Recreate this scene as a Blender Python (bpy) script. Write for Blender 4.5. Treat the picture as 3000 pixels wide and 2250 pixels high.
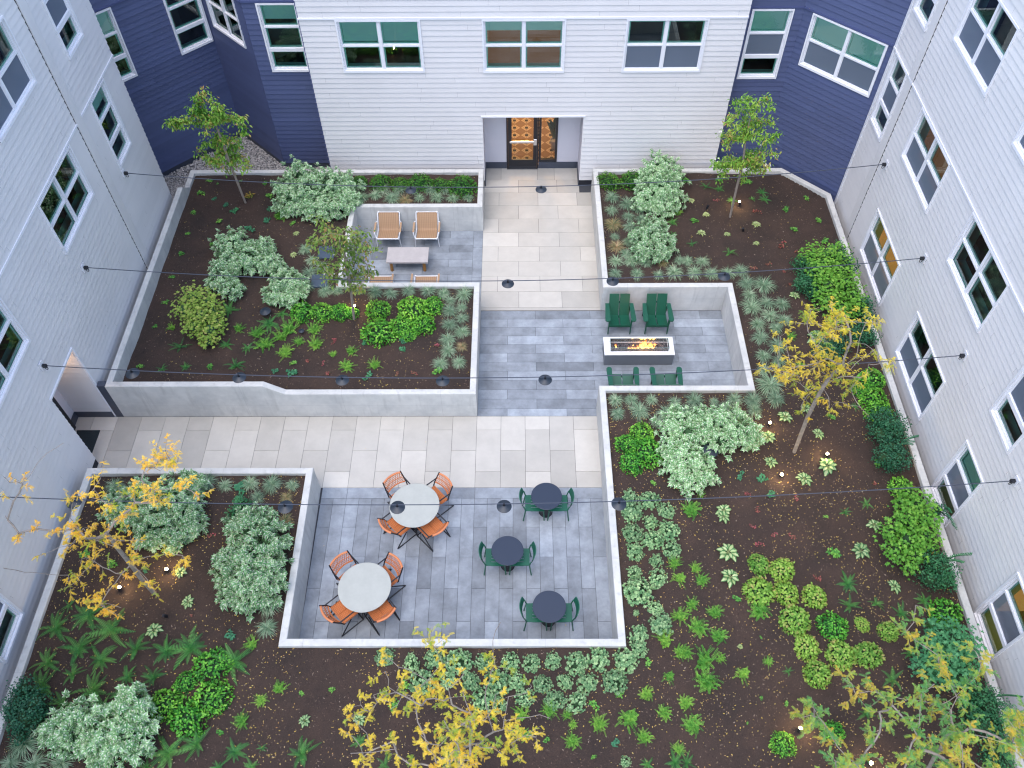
import bpy, math, random
from math import sin, cos, pi, radians, sqrt
from mathutils import Vector, Matrix, noise

# ------------------------------------------------------------------ scene, camera, world, sun
for _o in list(bpy.data.objects):
    bpy.data.objects.remove(_o, do_unlink=True)
SC = bpy.context.scene
COL = SC.collection

cam_data = bpy.data.cameras.new('camera')
cam = bpy.data.objects.new('camera', cam_data)
COL.objects.link(cam)
CF, CU, CX = Vector((-0.005963, 0.60246, -0.798127)), Vector((0.001668, 0.798146, 0.602462)), Vector((0.999981, 0.002261, -0.005765))
rot = Matrix((CX, CU, -CF)).transposed()
cam.matrix_world = Matrix.Translation((0, 0, 17.5809)) @ rot.to_4x4()
cam_data.sensor_width = 36.0
cam_data.lens = 29.6093
cam_data.clip_start = 0.1
cam_data.clip_end = 500
SC.camera = cam

SUN_EL, SUN_AZ = radians(70), radians(214)     # soft light from behind the left shoulder
world = bpy.data.worlds.new('World')
SC.world = world
world.use_nodes = True
wn = world.node_tree.nodes
wl = world.node_tree.links
bg = wn['Background']
sky = wn.new('ShaderNodeTexSky')
sky.sky_type = 'NISHITA'
sky.sun_disc = False
sky.sun_elevation = SUN_EL
sky.sun_rotation = SUN_AZ
sky.altitude = 50
sky.air_density = 1.0
sky.dust_density = 2.2
sky.ozone_density = 1.0
wl.new(sky.outputs[0], bg.inputs[0])
bg.inputs[1].default_value = 0.15
sun_d = bpy.data.lights.new('sun', 'SUN')
sun_d.energy = 0.5
sun_d.angle = radians(70)
sun_d.color = (1.0, 0.95, 0.92)
sun = bpy.data.objects.new('sun', sun_d)
COL.objects.link(sun)
_sd = Vector((sin(SUN_AZ) * cos(SUN_EL), cos(SUN_AZ) * cos(SUN_EL), sin(SUN_EL)))
sun.rotation_euler = _sd.to_track_quat('Z', 'Y').to_euler()
sun.location = (0, 0, 30)
SC.view_settings.view_transform = 'Standard'
SC.view_settings.look = 'None'
SC.view_settings.gamma = 1.0
SC.view_settings.exposure = 1.42
SC.render.engine = 'CYCLES'
SC.cycles.use_denoising = True
SC.cycles.filter_width = 1.2
SC.cycles.max_bounces = 8
SC.cycles.transparent_max_bounces = 12
SC.cycles.sample_clamp_indirect = 4.0
SC.cycles.caustics_reflective = False
SC.cycles.caustics_refractive = False

rnd = random.Random(11)

# ------------------------------------------------------------------ helpers
def tag(o, label=None, cat=None, group=None, kind=None):
    if label: o['label'] = label
    if cat: o['category'] = cat
    if group: o['group'] = group
    if kind: o['kind'] = kind
    return o

def empty(name, loc=(0, 0, 0), rz=0.0):
    o = bpy.data.objects.new(name, None)
    o.empty_display_size = 0.2
    COL.objects.link(o)
    o.location = loc
    o.rotation_euler = (0, 0, rz)
    return o

class MB:
    """collects faces, one tone per face, optional uv per corner, material slot per face"""
    def __init__(s):
        s.v = []; s.f = []; s.t = []; s.uv = []; s.m = []
    def face(s, pts, tone=0.5, uv=None, m=0):
        n = len(s.v)
        s.v.extend([tuple(p) for p in pts])
        s.f.append(tuple(range(n, n + len(pts))))
        s.t.append(tone); s.m.append(m)
        s.uv.extend(uv if uv else [(0.5, 0.5)] * len(pts))
    def mesh(s, name, mats, smooth=False, weld=False):
        me = bpy.data.meshes.new(name)
        me.from_pydata(s.v, [], s.f)
        a = me.attributes.new('tone', 'FLOAT', 'FACE')
        a.data.foreach_set('value', s.t)
        u = me.uv_layers.new(name='UVMap')
        u.data.foreach_set('uv', [c for p in s.uv for c in p])
        if not isinstance(mats, (list, tuple)): mats = [mats]
        for m_ in mats: me.materials.append(m_)
        if len(mats) > 1: me.polygons.foreach_set('material_index', s.m)
        if weld:
            import bmesh
            bm = bmesh.new(); bm.from_mesh(me)
            bmesh.ops.remove_doubles(bm, verts=bm.verts, dist=0.0005)
            bm.to_mesh(me); bm.free()
        if smooth: me.polygons.foreach_set('use_smooth', [True] * len(me.polygons))
        me.update()
        return me
    def build(s, name, mats, parent=None, smooth=False, weld=False):
        o = bpy.data.objects.new(name, s.mesh(name, mats, smooth, weld))
        COL.objects.link(o)
        if parent: o.parent = parent
        return o
    def box(s, x0, x1, y0, y1, z0, z1, tone=0.5, M=None, b=0.0, skip=''):
        """box, with small chamfered top edges if b>0"""
        if b > 0:
            zb = z1 - b
            lo = [(x0, y0), (x1, y0), (x1, y1), (x0, y1)]
            hi = [(x0 + b, y0 + b), (x1 - b, y0 + b), (x1 - b, y1 - b), (x0 + b, y1 - b)]
            fs = []
            for i in range(4):
                j = (i + 1) % 4
                fs.append([(*lo[i], z0), (*lo[j], z0), (*lo[j], zb), (*lo[i], zb)])
                fs.append([(*lo[i], zb), (*lo[j], zb), (*hi[j], z1), (*hi[i], z1)])
            fs.append([(*p, z1) for p in hi])
            fs.append([(*p, z0) for p in reversed(lo)])
        else:
            c = [(x0, y0, z0), (x1, y0, z0), (x1, y1, z0), (x0, y1, z0), (x0, y0, z1), (x1, y0, z1), (x1, y1, z1), (x0, y1, z1)]
            fs = [[c[i] for i in q] for q in ((0, 3, 2, 1), (4, 5, 6, 7), (0, 1, 5, 4), (1, 2, 6, 5), (2, 3, 7, 6), (3, 0, 4, 7))]
        for f in fs:
            if M is not None: f = [M @ Vector(p) for p in f]
            s.face(f, tone)
    def tube(s, pts, r, n=8, tone=0.5, cap=True, r2=None):
        pts = [Vector(p) for p in pts]
        rings = []
        K = len(pts)
        up = None
        for i, p in enumerate(pts):
            d = (pts[min(i + 1, K - 1)] - pts[max(i - 1, 0)])
            if d.length < 1e-7: d = Vector((0, 0, 1))
            d.normalize()
            if up is None:
                up = Vector((0, 0, 1)) if abs(d.z) < 0.9 else Vector((1, 0, 0))
            a = d.cross(up)
            if a.length < 1e-5: a = d.orthogonal()
            a.normalize(); bb = a.cross(d).normalized(); up = bb
            rr = r if r2 is None else (r + (r2 - r) * i / max(1, K - 1))
            if isinstance(r, (list, tuple)): rr = r[i]
            rings.append([p + a * (rr * cos(2 * pi * k / n)) + bb * (rr * sin(2 * pi * k / n)) for k in range(n)])
        for i in range(K - 1):
            for k in range(n):
                k2 = (k + 1) % n
                s.face([rings[i][k], rings[i][k2], rings[i + 1][k2], rings[i + 1][k]], tone)
        if cap:
            s.face(list(reversed(rings[0])), tone); s.face(rings[-1], tone)
    def lathe(s, prof, n=32, c=(0, 0, 0), tone=0.5):
        """prof: (radius, z) from bottom to top"""
        for i in range(len(prof) - 1):
            (ra, za), (rb, zb) = prof[i], prof[i + 1]
            for k in range(n):
                a, b = 2 * pi * k / n, 2 * pi * (k + 1) / n
                q = [(c[0] + ra * cos(a), c[1] + ra * sin(a), c[2] + za), (c[0] + ra * cos(b), c[1] + ra * sin(b), c[2] + za),
                     (c[0] + rb * cos(b), c[1] + rb * sin(b), c[2] + zb), (c[0] + rb * cos(a), c[1] + rb * sin(a), c[2] + zb)]
                if ra < 1e-6: q = [q[0], q[2], q[3]]
                elif rb < 1e-6: q = q[:3]
                s.face(q, tone)
    def extrude(s, outline, z0, z1, tone=0.5, M=None):
        T = (lambda p: M @ Vector(p)) if M is not None else (lambda p: p)
        n = len(outline)
        s.face([T((*p, z1)) for p in outline], tone)
        s.face([T((*p, z0)) for p in reversed(outline)], tone)
        for i in range(n):
            j = (i + 1) % n
            s.face([T((*outline[i], z0)), T((*outline[j], z0)), T((*outline[j], z1)), T((*outline[i], z1))], tone)

def copy_tree(o, parent=None):
    c = o.copy(); COL.objects.link(c)
    if parent: c.parent = parent
    for ch in list(o.children): copy_tree(ch, c)
    return c

# ------------------------------------------------------------------ materials
def srgb(r, g, b):
    return tuple(((c / 255) / 12.92 if c / 255 <= 0.04045 else ((c / 255 + 0.055) / 1.055) ** 2.4) for c in (r, g, b)) + (1,)

def new_mat(name):
    m = bpy.data.materials.new(name); m.use_nodes = True
    return m, m.node_tree.nodes, m.node_tree.links, m.node_tree.nodes['Principled BSDF']

def surf(name, col, rough=0.6, metal=0.0, var=0.0, scale=3.0, tone=0.0, fine=0.0, fscale=60.0, bump=0.0, bscale=80.0, spec=0.5, stretch=None, col2=None, coat=0.0):
    """base colour + large soft mottling + fine grain + per-face tone + bump"""
    m, N, L, B = new_mat(name)
    B.inputs['Roughness'].default_value = rough
    B.inputs['Metallic'].default_value = metal
    B.inputs['Specular IOR Level'].default_value = spec
    B.inputs['Coat Weight'].default_value = coat
    tc = N.new('ShaderNodeTexCoord'); src = tc.outputs['Object']
    if stretch:
        mp = N.new('ShaderNodeMapping'); mp.inputs['Scale'].default_value = stretch
        L.new(src, mp.inputs[0]); src = mp.outputs[0]
    c = N.new('ShaderNodeRGB'); c.outputs[0].default_value = (*col[:3], 1); cur = c.outputs[0]
    def mulv(cur, fac_sock, lo, hi):
        mr = N.new('ShaderNodeMapRange'); mr.inputs[3].default_value = lo; mr.inputs[4].default_value = hi
        L.new(fac_sock, mr.inputs[0])
        hs = N.new('ShaderNodeHueSaturation'); L.new(mr.outputs[0], hs.inputs['Value']); L.new(cur, hs.inputs['Color'])
        return hs.outputs[0]
    if var > 0:
        nz = N.new('ShaderNodeTexNoise'); nz.inputs['Scale'].default_value = scale; nz.inputs['Detail'].default_value = 6; nz.inputs['Roughness'].default_value = 0.65
        L.new(src, nz.inputs[0])
        mr = N.new('ShaderNodeMapRange'); mr.inputs[1].default_value = 0.3; mr.inputs[2].default_value = 0.7
        L.new(nz.outputs[0], mr.inputs[0])
        if col2 is not None:
            mx = N.new('ShaderNodeMix'); mx.data_type = 'RGBA'
            mx.inputs[7].default_value = (*col2[:3], 1)
            L.new(mr.outputs[0], mx.inputs[0]); L.new(cur, mx.inputs[6]); cur = mx.outputs[2]
        else:
            cur = mulv(cur, mr.outputs[0], 1 - var, 1 + var)
    if fine > 0:
        nz = N.new('ShaderNodeTexNoise'); nz.inputs['Scale'].default_value = fscale; nz.inputs['Detail'].default_value = 3
        L.new(src, nz.inputs[0]); cur = mulv(cur, nz.outputs[0], 1 - fine, 1 + fine)
    if tone > 0:
        at = N.new('ShaderNodeAttribute'); at.attribute_name = 'tone'
        cur = mulv(cur, at.outputs['Fac'], 1 - tone, 1 + tone)
    L.new(cur, B.inputs['Base Color'])
    if bump > 0:
        nz = N.new('ShaderNodeTexNoise'); nz.inputs['Scale'].default_value = bscale; nz.inputs['Detail'].default_value = 4
        L.new(src, nz.inputs[0])
        bp = N.new('ShaderNodeBump'); bp.inputs['Strength'].default_value = bump; bp.inputs['Distance'].default_value = 0.01
        L.new(nz.outputs[0], bp.inputs['Height']); L.new(bp.outputs[0], B.inputs['Normal'])
    return m

def leafm(name, cols, edge=None, edge_at=0.30, trans=0.25, rough=0.55, hue=0.03):
    """leaf material: per-leaf tone picks along cols; optional edge colour across the blade (uv.x)"""
    m, N, L, B = new_mat(name)
    at = N.new('ShaderNodeAttribute'); at.attribute_name = 'tone'
    rp = N.new('ShaderNodeValToRGB'); e = rp.color_ramp.elements
    while len(e) < len(cols): e.new(0.5)
    for i, c in enumerate(cols):
        e[i].position = i / (len(cols) - 1); e[i].color = (*c[:3], 1)
    L.new(at.outputs['Fac'], rp.inputs[0]); cur = rp.outputs[0]
    if edge:
        uv = N.new('ShaderNodeUVMap'); sp = N.new('ShaderNodeSeparateXYZ'); L.new(uv.outputs[0], sp.inputs[0])
        s1 = N.new('ShaderNodeMath'); s1.operation = 'SUBTRACT'; s1.inputs[1].default_value = 0.5; L.new(sp.outputs[0], s1.inputs[0])
        s2 = N.new('ShaderNodeMath'); s2.operation = 'ABSOLUTE'; L.new(s1.outputs[0], s2.inputs[0])
        mr = N.new('ShaderNodeMapRange'); mr.inputs[1].default_value = edge_at - 0.04; mr.inputs[2].default_value = edge_at + 0.04; L.new(s2.outputs[0], mr.inputs[0])
        mx = N.new('ShaderNodeMix'); mx.data_type = 'RGBA'; mx.inputs[7].default_value = (*edge[:3], 1)
        L.new(mr.outputs[0], mx.inputs[0]); L.new(cur, mx.inputs[6]); cur = mx.outputs[2]
    oi = N.new('ShaderNodeObjectInfo')
    hs = N.new('ShaderNodeHueSaturation')
    m1 = N.new('ShaderNodeMapRange'); m1.inputs[3].default_value = 0.5 - hue / 2; m1.inputs[4].default_value = 0.5 + hue / 2; L.new(oi.outputs['Random'], m1.inputs[0])
    m2 = N.new('ShaderNodeMapRange'); m2.inputs[3].default_value = 1.15; m2.inputs[4].default_value = 0.85; L.new(oi.outputs['Random'], m2.inputs[0])
    L.new(m1.outputs[0], hs.inputs['Hue']); L.new(m2.outputs[0], hs.inputs['Value']); L.new(cur, hs.inputs['Color']); cur = hs.outputs[0]
    L.new(cur, B.inputs['Base Color']); B.inputs['Roughness'].default_value = rough
    B.inputs['Specular IOR Level'].default_value = 0.35
    tr = N.new('ShaderNodeBsdfTranslucent'); L.new(cur, tr.inputs[0])
    mix = N.new('ShaderNodeMixShader'); mix.inputs[0].default_value = trans
    L.new(B.outputs[0], mix.inputs[1]); L.new(tr.outputs[0], mix.inputs[2])
    L.new(mix.outputs[0], N['Material Output'].inputs[0])
    return m

def emit(name, col, strength):
    m, N, L, B = new_mat(name)
    B.inputs['Base Color'].default_value = (*col[:3], 1)
    B.inputs['Emission Color'].default_value = (*col[:3], 1)
    B.inputs['Emission Strength'].default_value = strength
    return m

def glassm(name, tint, gloss=0.10, rough=0.0):
    m, N, L, B = new_mat(name)
    tr = N.new('ShaderNodeBsdfTransparent'); tr.inputs[0].default_value = (*tint, 1)
    gl = N.new('ShaderNodeBsdfGlossy'); gl.inputs['Roughness'].default_value = rough; gl.inputs[0].default_value = (0.9, 1.0, 0.97, 1)
    fr = N.new('ShaderNodeFresnel'); fr.inputs[0].default_value = 1.5
    ad = N.new('ShaderNodeMath'); ad.operation = 'ADD'; ad.inputs[1].default_value = gloss; ad.use_clamp = True
    L.new(fr.outputs[0], ad.inputs[0])
    mx = N.new('ShaderNodeMixShader'); L.new(ad.outputs[0], mx.inputs[0]); L.new(tr.outputs[0], mx.inputs[1]); L.new(gl.outputs[0], mx.inputs[2])
    L.new(mx.outputs[0], N['Material Output'].inputs[0])
    return m

M = {}
M['white_siding'] = surf('white_siding', (0.69, 0.68, 0.68), 0.55, tone=0.02, var=0.035, scale=0.7, fine=0.012, fscale=5)
M['blue_siding'] = surf('blue_siding', (0.074, 0.096, 0.20), 0.55, tone=0.08, var=0.05, scale=0.7)
M['white_trim'] = surf('white_trim', (0.78, 0.79, 0.83), 0.4)
M['blue_trim'] = surf('blue_trim', (0.065, 0.085, 0.20), 0.5)
M['slate_flash'] = surf('slate_flash', (0.055, 0.065, 0.09), 0.45, var=0.1, scale=3)
M['alcove'] = surf('alcove', (0.60, 0.59, 0.64), 0.6, var=0.02, scale=1)
M['black_metal'] = surf('black_metal', (0.012, 0.013, 0.018), 0.4)
M['gap'] = surf('gap', (0.02, 0.022, 0.03), 0.9)
M['concrete'] = surf('concrete', (0.62, 0.62, 0.59), 0.8, var=0.5, scale=1.6, col2=(0.46, 0.47, 0.46), fine=0.10, fscale=7, bump=0.15, bscale=50)
def seams(m):
    N, L = m.node_tree.nodes, m.node_tree.links; B = N['Principled BSDF']
    src = B.inputs['Base Color'].links[0].from_socket
    tc = N.new('ShaderNodeTexCoord'); sp = N.new('ShaderNodeSeparateXYZ'); L.new(tc.outputs['Object'], sp.inputs[0])
    def mth(op, a, b=None):
        n = N.new('ShaderNodeMath'); n.operation = op
        for i, q in enumerate((a, b)):
            if q is None: continue
            if isinstance(q, (int, float)): n.inputs[i].default_value = q
            else: L.new(q, n.inputs[i])
        return n.outputs[0]
    def line(s, per, w): return mth('LESS_THAN', mth('ABSOLUTE', mth('SUBTRACT', mth('FRACT', mth('ADD', mth('DIVIDE', s, per), 50.27)), 0.5)), w)
    hz = mth('LESS_THAN', mth('ABSOLUTE', mth('SUBTRACT', sp.outputs[2], 0.47)), 0.004)
    v = mth('MAXIMUM', line(sp.outputs[0], 2.44, 0.0018), line(sp.outputs[1], 2.44, 0.0018)); allv = mth('MAXIMUM', hz, v)
    st = N.new('ShaderNodeTexNoise'); st.inputs['Scale'].default_value = 1.0; mp = N.new('ShaderNodeMapping'); mp.inputs['Scale'].default_value = (7, 7, .9)
    L.new(tc.outputs['Object'], mp.inputs[0]); L.new(mp.outputs[0], st.inputs[0])
    mr = N.new('ShaderNodeMapRange'); mr.inputs[1].default_value = .56; mr.inputs[2].default_value = .72; mr.inputs[3].default_value = 0; mr.inputs[4].default_value = .28; L.new(st.outputs[0], mr.inputs[0])
    f = mth('MINIMUM', mth('ADD', mth('MULTIPLY', allv, 0.35), mr.outputs[0]), 1.0)
    mx = N.new('ShaderNodeMix'); mx.data_type = 'RGBA'; mx.inputs[7].default_value = (0.26, 0.26, 0.25, 1); L.new(f, mx.inputs[0]); L.new(src, mx.inputs[6]); L.new(mx.outputs[2], B.inputs['Base Color'])
seams(M['concrete'])
M['light_paver'] = surf('light_paver', (0.475, 0.458, 0.415), 0.75, tone=0.17, var=0.07, scale=2.2, fine=0.02, fscale=30, bump=0.05)
M['grey_paver'] = surf('grey_paver', (0.24, 0.27, 0.305), 0.7, tone=0.33, var=0.28, scale=2.2, fine=0.12, fscale=12, bump=0.08)
M['joint'] = surf('joint', (0.05, 0.055, 0.065), 0.9)
M['mulch'] = surf('mulch', (0.056, 0.034, 0.025), 0.95, var=0.6, scale=1.0, col2=(0.026, 0.018, 0.015), fine=0.9, fscale=70, bump=0.9, bscale=130)
M['chip'] = leafm('chip', [(0.010, 0.007, 0.006), (0.045, 0.028, 0.022), (0.12, 0.075, 0.055), (0.50, 0.41, 0.32)], trans=0.0, hue=0.0)
M['fallen'] = leafm('fallen', [(0.75, 0.56, 0.10), (0.70, 0.58, 0.20), (0.60, 0.34, 0.10), (0.5, 0.42, 0.25)], trans=0.1, hue=0.0)
M['pebble'] = surf('pebble', (0.40, 0.385, 0.375), 0.7, tone=0.55, fine=0.1, fscale=20)
M['room_dark'] = surf('room_dark', (0.10, 0.105, 0.11), 0.8)
M['room_grey'] = surf('room_grey', (0.16, 0.16, 0.17), 0.8)
M['room_warm'] = emit('room_warm', (0.20, 0.095, 0.05), 0.22)  # room walls glow themselves in place of lamps inside, room_lit too
M['room_lit'] = emit('room_lit', (0.40, 0.20, 0.06), 0.30)
M['jamb'] = surf('jamb', (0.42, 0.80, 0.70), 0.5)  # teal of the glass put into the base colour to brighten dim reveals
M['glass'] = glassm('glass', (0.72, 0.93, 0.88), 0.05)
M['screen'] = glassm('screen', (0.55, 0.62, 0.72), 0.0)
_N = M['screen'].node_tree.nodes
M['blind'] = surf('blind', (0.50, 0.74, 0.68), 0.7)
M['clear_glass'] = glassm('clear_glass', (0.93, 0.97, 0.96), 0.03)
M['door_glass'] = glassm('door_glass', (0.92, 0.90, 0.86), 0.02)
M['chrome'] = surf('chrome', (0.6, 0.6, 0.62), 0.25, metal=1.0)
M['green_poly'] = surf('green_poly', (0.004, 0.078, 0.044), 0.45, fine=0.05, fscale=30)
M['green_cafe'] = surf('green_cafe', (0.008, 0.10, 0.058), 0.4)
M['table_top_conc'] = surf('table_top_conc', (0.39, 0.405, 0.37), 0.6, var=0.08, scale=3, fine=0.02)
M['slab'] = surf('slab', (0.44, 0.41, 0.40), 0.7, var=0.10, scale=4)
M['wood'] = surf('wood', (0.36, 0.165, 0.03), 0.5, var=0.2, scale=6, stretch=(1, 1, 6))
M['orange_rope'] = surf('orange_rope', (0.50, 0.155, 0.045), 0.7, tone=0.3)
M['orange_pad'] = surf('orange_pad', (0.60, 0.21, 0.085), 0.6)
M['tan_weave'] = surf('tan_weave', (0.33, 0.205, 0.115), 0.7, tone=0.22)
M['tan_arm'] = surf('tan_arm', (0.42, 0.27, 0.16), 0.6)
M['white_metal'] = surf('white_metal', (0.75, 0.76, 0.78), 0.35)
M['dark_top'] = surf('dark_top', (0.022, 0.032, 0.055), 0.35, spec=0.5)
M['fire_body'] = surf('fire_body', (0.13, 0.145, 0.165), 0.5, var=0.08, scale=2)
M['fire_lid'] = surf('fire_lid', (0.68, 0.69, 0.71), 0.45)
M['lava'] = surf('lava', (0.10, 0.095, 0.105), 0.4, tone=0.75)
M['lamp_shade'] = surf('lamp_shade', (0.018, 0.028, 0.042), 0.45)
M['cable'] = surf('cable', (0.05, 0.06, 0.085), 0.45)
M['mat'] = surf('mat', (0.02, 0.03, 0.035), 0.95, fine=0.4, fscale=40)
M['stepping'] = surf('stepping', (0.05, 0.075, 0.11), 0.7, var=0.15, scale=3)
M['bark'] = surf('bark', (0.27, 0.225, 0.19), 0.85, var=0.25, scale=9, stretch=(3, 3, 1), bump=0.3)
M['bark_grey'] = surf('bark_grey', (0.27, 0.235, 0.20), 0.85, var=0.3, scale=12, bump=0.3)
M['twig'] = surf('twig', (0.22, 0.15, 0.12), 0.85)
M['concrete_soft'] = surf('ground_far', (0.16, 0.16, 0.16), 0.9, var=0.1)
M['roof'] = surf('roof', (0.3, 0.3, 0.31), 0.9, var=0.1)
M['wood_warm'] = emit('lobby_wall', (0.62, 0.33, 0.10), 0.35)
M['bulb'] = emit('bulb', (1.0, 0.72, 0.38), 45.0)
M['soffit_bulb'] = emit('soffit_bulb', (1.0, 0.70, 0.42), 12.0)

# lobby floor: carpet of woven diamonds
def carpet():
    m, N, L, B = new_mat('carpet')
    tc = N.new('ShaderNodeTexCoord'); mp = N.new('ShaderNodeMapping')
    P_ = 0.405
    mp.inputs['Location'].default_value = (0.069 / P_, -24.165 / P_, 0)
    mp.inputs['Scale'].default_value = (1 / P_, 1 / P_, 1)
    L.new(tc.outputs['Object'], mp.inputs[0])
    sp = N.new('ShaderNodeSeparateXYZ'); L.new(mp.outputs[0], sp.inputs[0])
    def mth(op, a, b=None):
        n = N.new('ShaderNodeMath'); n.operation = op
        for i, q in enumerate((a, b)):
            if q is None: continue
            if isinstance(q, (int, float)): n.inputs[i].default_value = q
            else: L.new(q, n.inputs[i])
        return n.outputs[0]
    def cell(s):                                    # distance to the nearest lattice point, 0..0.5
        r = mth('FRACT', mth('ADD', s, 100.5)); return mth('ABSOLUTE', mth('SUBTRACT', r, 0.5))
    ax, ay = cell(sp.outputs[0]), cell(sp.outputs[1])
    dia = mth('ADD', ax, ay)                        # <0.5 inside the light diamond
    inside = mth('LESS_THAN', dia, 0.46)
    core = mth('MULTIPLY', mth('LESS_THAN', ax, 0.13), mth('LESS_THAN', ay, 0.13))
    ring = mth('MULTIPLY', mth('GREATER_THAN', dia, 0.27), mth('LESS_THAN', dia, 0.31))
    line = mth('LESS_THAN', ax, 0.012)
    wv = N.new('ShaderNodeTexNoise'); wv.inputs['Scale'].default_value = 60; L.new(tc.outputs['Object'], wv.inputs[0])
    def mixc(f, a, b):
        x = N.new('ShaderNodeMix'); x.data_type = 'RGBA'; L.new(f, x.inputs[0])
        for i, q in ((6, a), (7, b)):
            if isinstance(q, tuple): x.inputs[i].default_value = (*q, 1)
            else: L.new(q, x.inputs[i])
        return x.outputs[2]
    base = mixc(wv.outputs[0], (0.20, 0.11, 0.05), (0.40, 0.25, 0.12))
    c = mixc(inside, base, (0.62, 0.47, 0.28))
    c = mixc(ring, c, (0.36, 0.24, 0.13))
    c = mixc(line, c, (0.12, 0.08, 0.05))
    c = mixc(core, c, (0.03, 0.025, 0.02))
    L.new(c, B.inputs['Base Color']); B.inputs['Roughness'].default_value = 0.9
    return m
M['carpet'] = carpet()

def flame_mat():
    m, N, L, B = new_mat('flame')
    uv = N.new('ShaderNodeUVMap'); sp = N.new('ShaderNodeSeparateXYZ'); L.new(uv.outputs[0], sp.inputs[0])
    rp = N.new('ShaderNodeValToRGB'); e = rp.color_ramp.elements
    e[0].position = 0; e[0].color = (1, 0.55, 0.16, 1); e[1].position = 1; e[1].color = (1, 0.13, 0.01, 1)
    n = e.new(0.4); n.color = (1, 0.42, 0.09, 1)
    L.new(sp.outputs[1], rp.inputs[0])
    em = N.new('ShaderNodeEmission'); em.inputs[1].default_value = 1.8; L.new(rp.outputs[0], em.inputs[0])
    tr = N.new('ShaderNodeBsdfTransparent')
    mr = N.new('ShaderNodeMapRange'); mr.inputs[1].default_value = 0.0; mr.inputs[2].default_value = 1.0; mr.inputs[3].default_value = 0.75; mr.inputs[4].default_value = 0.08
    L.new(sp.outputs[1], mr.inputs[0])
    mx = N.new('ShaderNodeMixShader'); L.new(mr.outputs[0], mx.inputs[0]); L.new(tr.outputs[0], mx.inputs[1]); L.new(em.outputs[0], mx.inputs[2])
    L.new(mx.outputs[0], N['Material Output'].inputs[0])
    return m
M['flame'] = flame_mat()

# ------------------------------------------------------------------ ground, paving
g = MB(); g.face([(-60, -40, -0.03), (60, -40, -0.03), (60, 60, -0.03), (-60, 60, -0.03)])
tag(g.build('ground', M['concrete_soft']), kind='structure')

def tile(mb, x0, x1, y0, y1, tone, z=0.0, gap=0.0035, b=0.003):
    x0 += gap; x1 -= gap; y0 += gap; y1 -= gap
    if x1 - x0 < 0.02 or y1 - y0 < 0.02: return
    mb.face([(x0, y0, z), (x1, y0, z), (x1, y1, z), (x0, y1, z)], tone)
    for (a, c) in (((x0, y0), (x1, y0)), ((x1, y0), (x1, y1)), ((x1, y1), (x0, y1)), ((x0, y1), (x0, y0))):
        mb.face([(*a, z - 0.02), (*c, z - 0.02), (*c, z), (*a, z)], tone)

def tone_():
    t = rnd.gauss(0.5, 0.2)
    if rnd.random() < 0.12: t += rnd.choice((-0.25, 0.35))
    return max(0, min(1, t))

j = MB(); j.face([(-11.3, 5.9, -0.012), (5.9, 5.9, -0.012), (5.9, 22.1, -0.012), (-11.3, 22.1, -0.012)])
tag(j.build('paving_bed', M['joint']), kind='structure')
lp = MB()
# entrance walk, slabs lying east to west
ys = [22.05, 21.449] + [21.449 - 0.6096 * k for k in range(1, 9)] + [15.96]
for i in range(len(ys) - 1):
    y1, y0 = ys[i], ys[i + 1]
    xr = 2.34 if y1 < 21.3 else 1.98
    xl = -1.02
    js = [0.055, 1.275] if i % 2 == 1 else [-0.554, 0.665, 1.884]
    if i == 0: js = [-0.5, 0.665, 1.21]
    e = [xl] + [q for q in js if xl < q < xr] + [xr]
    for a, b in zip(e, e[1:]): tile(lp, a, b, y0, y1, tone_())
tile(lp, -1.02, 2.34, 15.85, 15.96, 0.1)
# cross walk, slabs lying north to south
for k in range(-17, 5):
    x0 = -1.0166 + 0.6096 * k; x1 = x0 + 0.6096
    x0 = max(x0, -11.2); x1 = min(x1, 2.03)
    if x1 <= x0: continue
    js = [11.828, 10.609] if k % 2 == 0 else [11.218]
    e = [12.245] + js + [10.166]
    for a, b in zip(e, e[1:]): tile(lp, x0, x1, b, a, tone_())
for a, b in ((10.9, 11.4), (11.4, 12.24)): pass
tag(lp.build('light_paving', M['light_paver']), kind='structure')
gp = MB()
def rows_ew(x0, x1, ytop, ybot, off, base=15.832):
    y = ytop; i = 0
    while y > ybot + 0.02:
        y0 = max(ybot, y - 0.3048)
        st = off if i % 2 == 0 else off - 0.762
        x = st - 1.524 * 8
        while x < x1:
            a, b = max(x, x0), min(x + 1.524, x1)
            if b - a > 0.03: tile(gp, a, b, y0, y, tone_())
            x += 1.524
        y = y0; i += 1
rows_ew(-1.01, 5.71, 15.832, 12.25, 0.51)
tile(gp, 2.34, 5.71, 15.832, 15.85, 0.5)
rows_ew(-4.76, -1.30, 19.09, 16.03, -2.0)
for a, b in ((19.09, 18.37), (18.37, 17.143), (17.143, 16.03)): tile(gp, -1.30, -1.02, b, a, tone_())
x = -5.58
while x < 2.03:
    tile(gp, max(x, -4.66), min(x + 1.524, 2.03), 9.876, 10.166, tone_()); x += 1.524
for k in range(-11, 11):
    x0 = max(-1.3176 + 0.3048 * k, -4.66); x1 = min(-1.3176 + 0.3048 * (k + 1), 2.03)
    st = 9.116 if k % 2 else 8.365
    y = st + 1.51
    while y > 6.1:
        a, b = min(y, 9.876), max(y - 1.51, 6.12)
        if a - b > 0.03: tile(gp, x0, x1, b, a, tone_())
        y -= 1.51
tag(gp.build('grey_plank_paving', M['grey_paver']), kind='structure')

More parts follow.
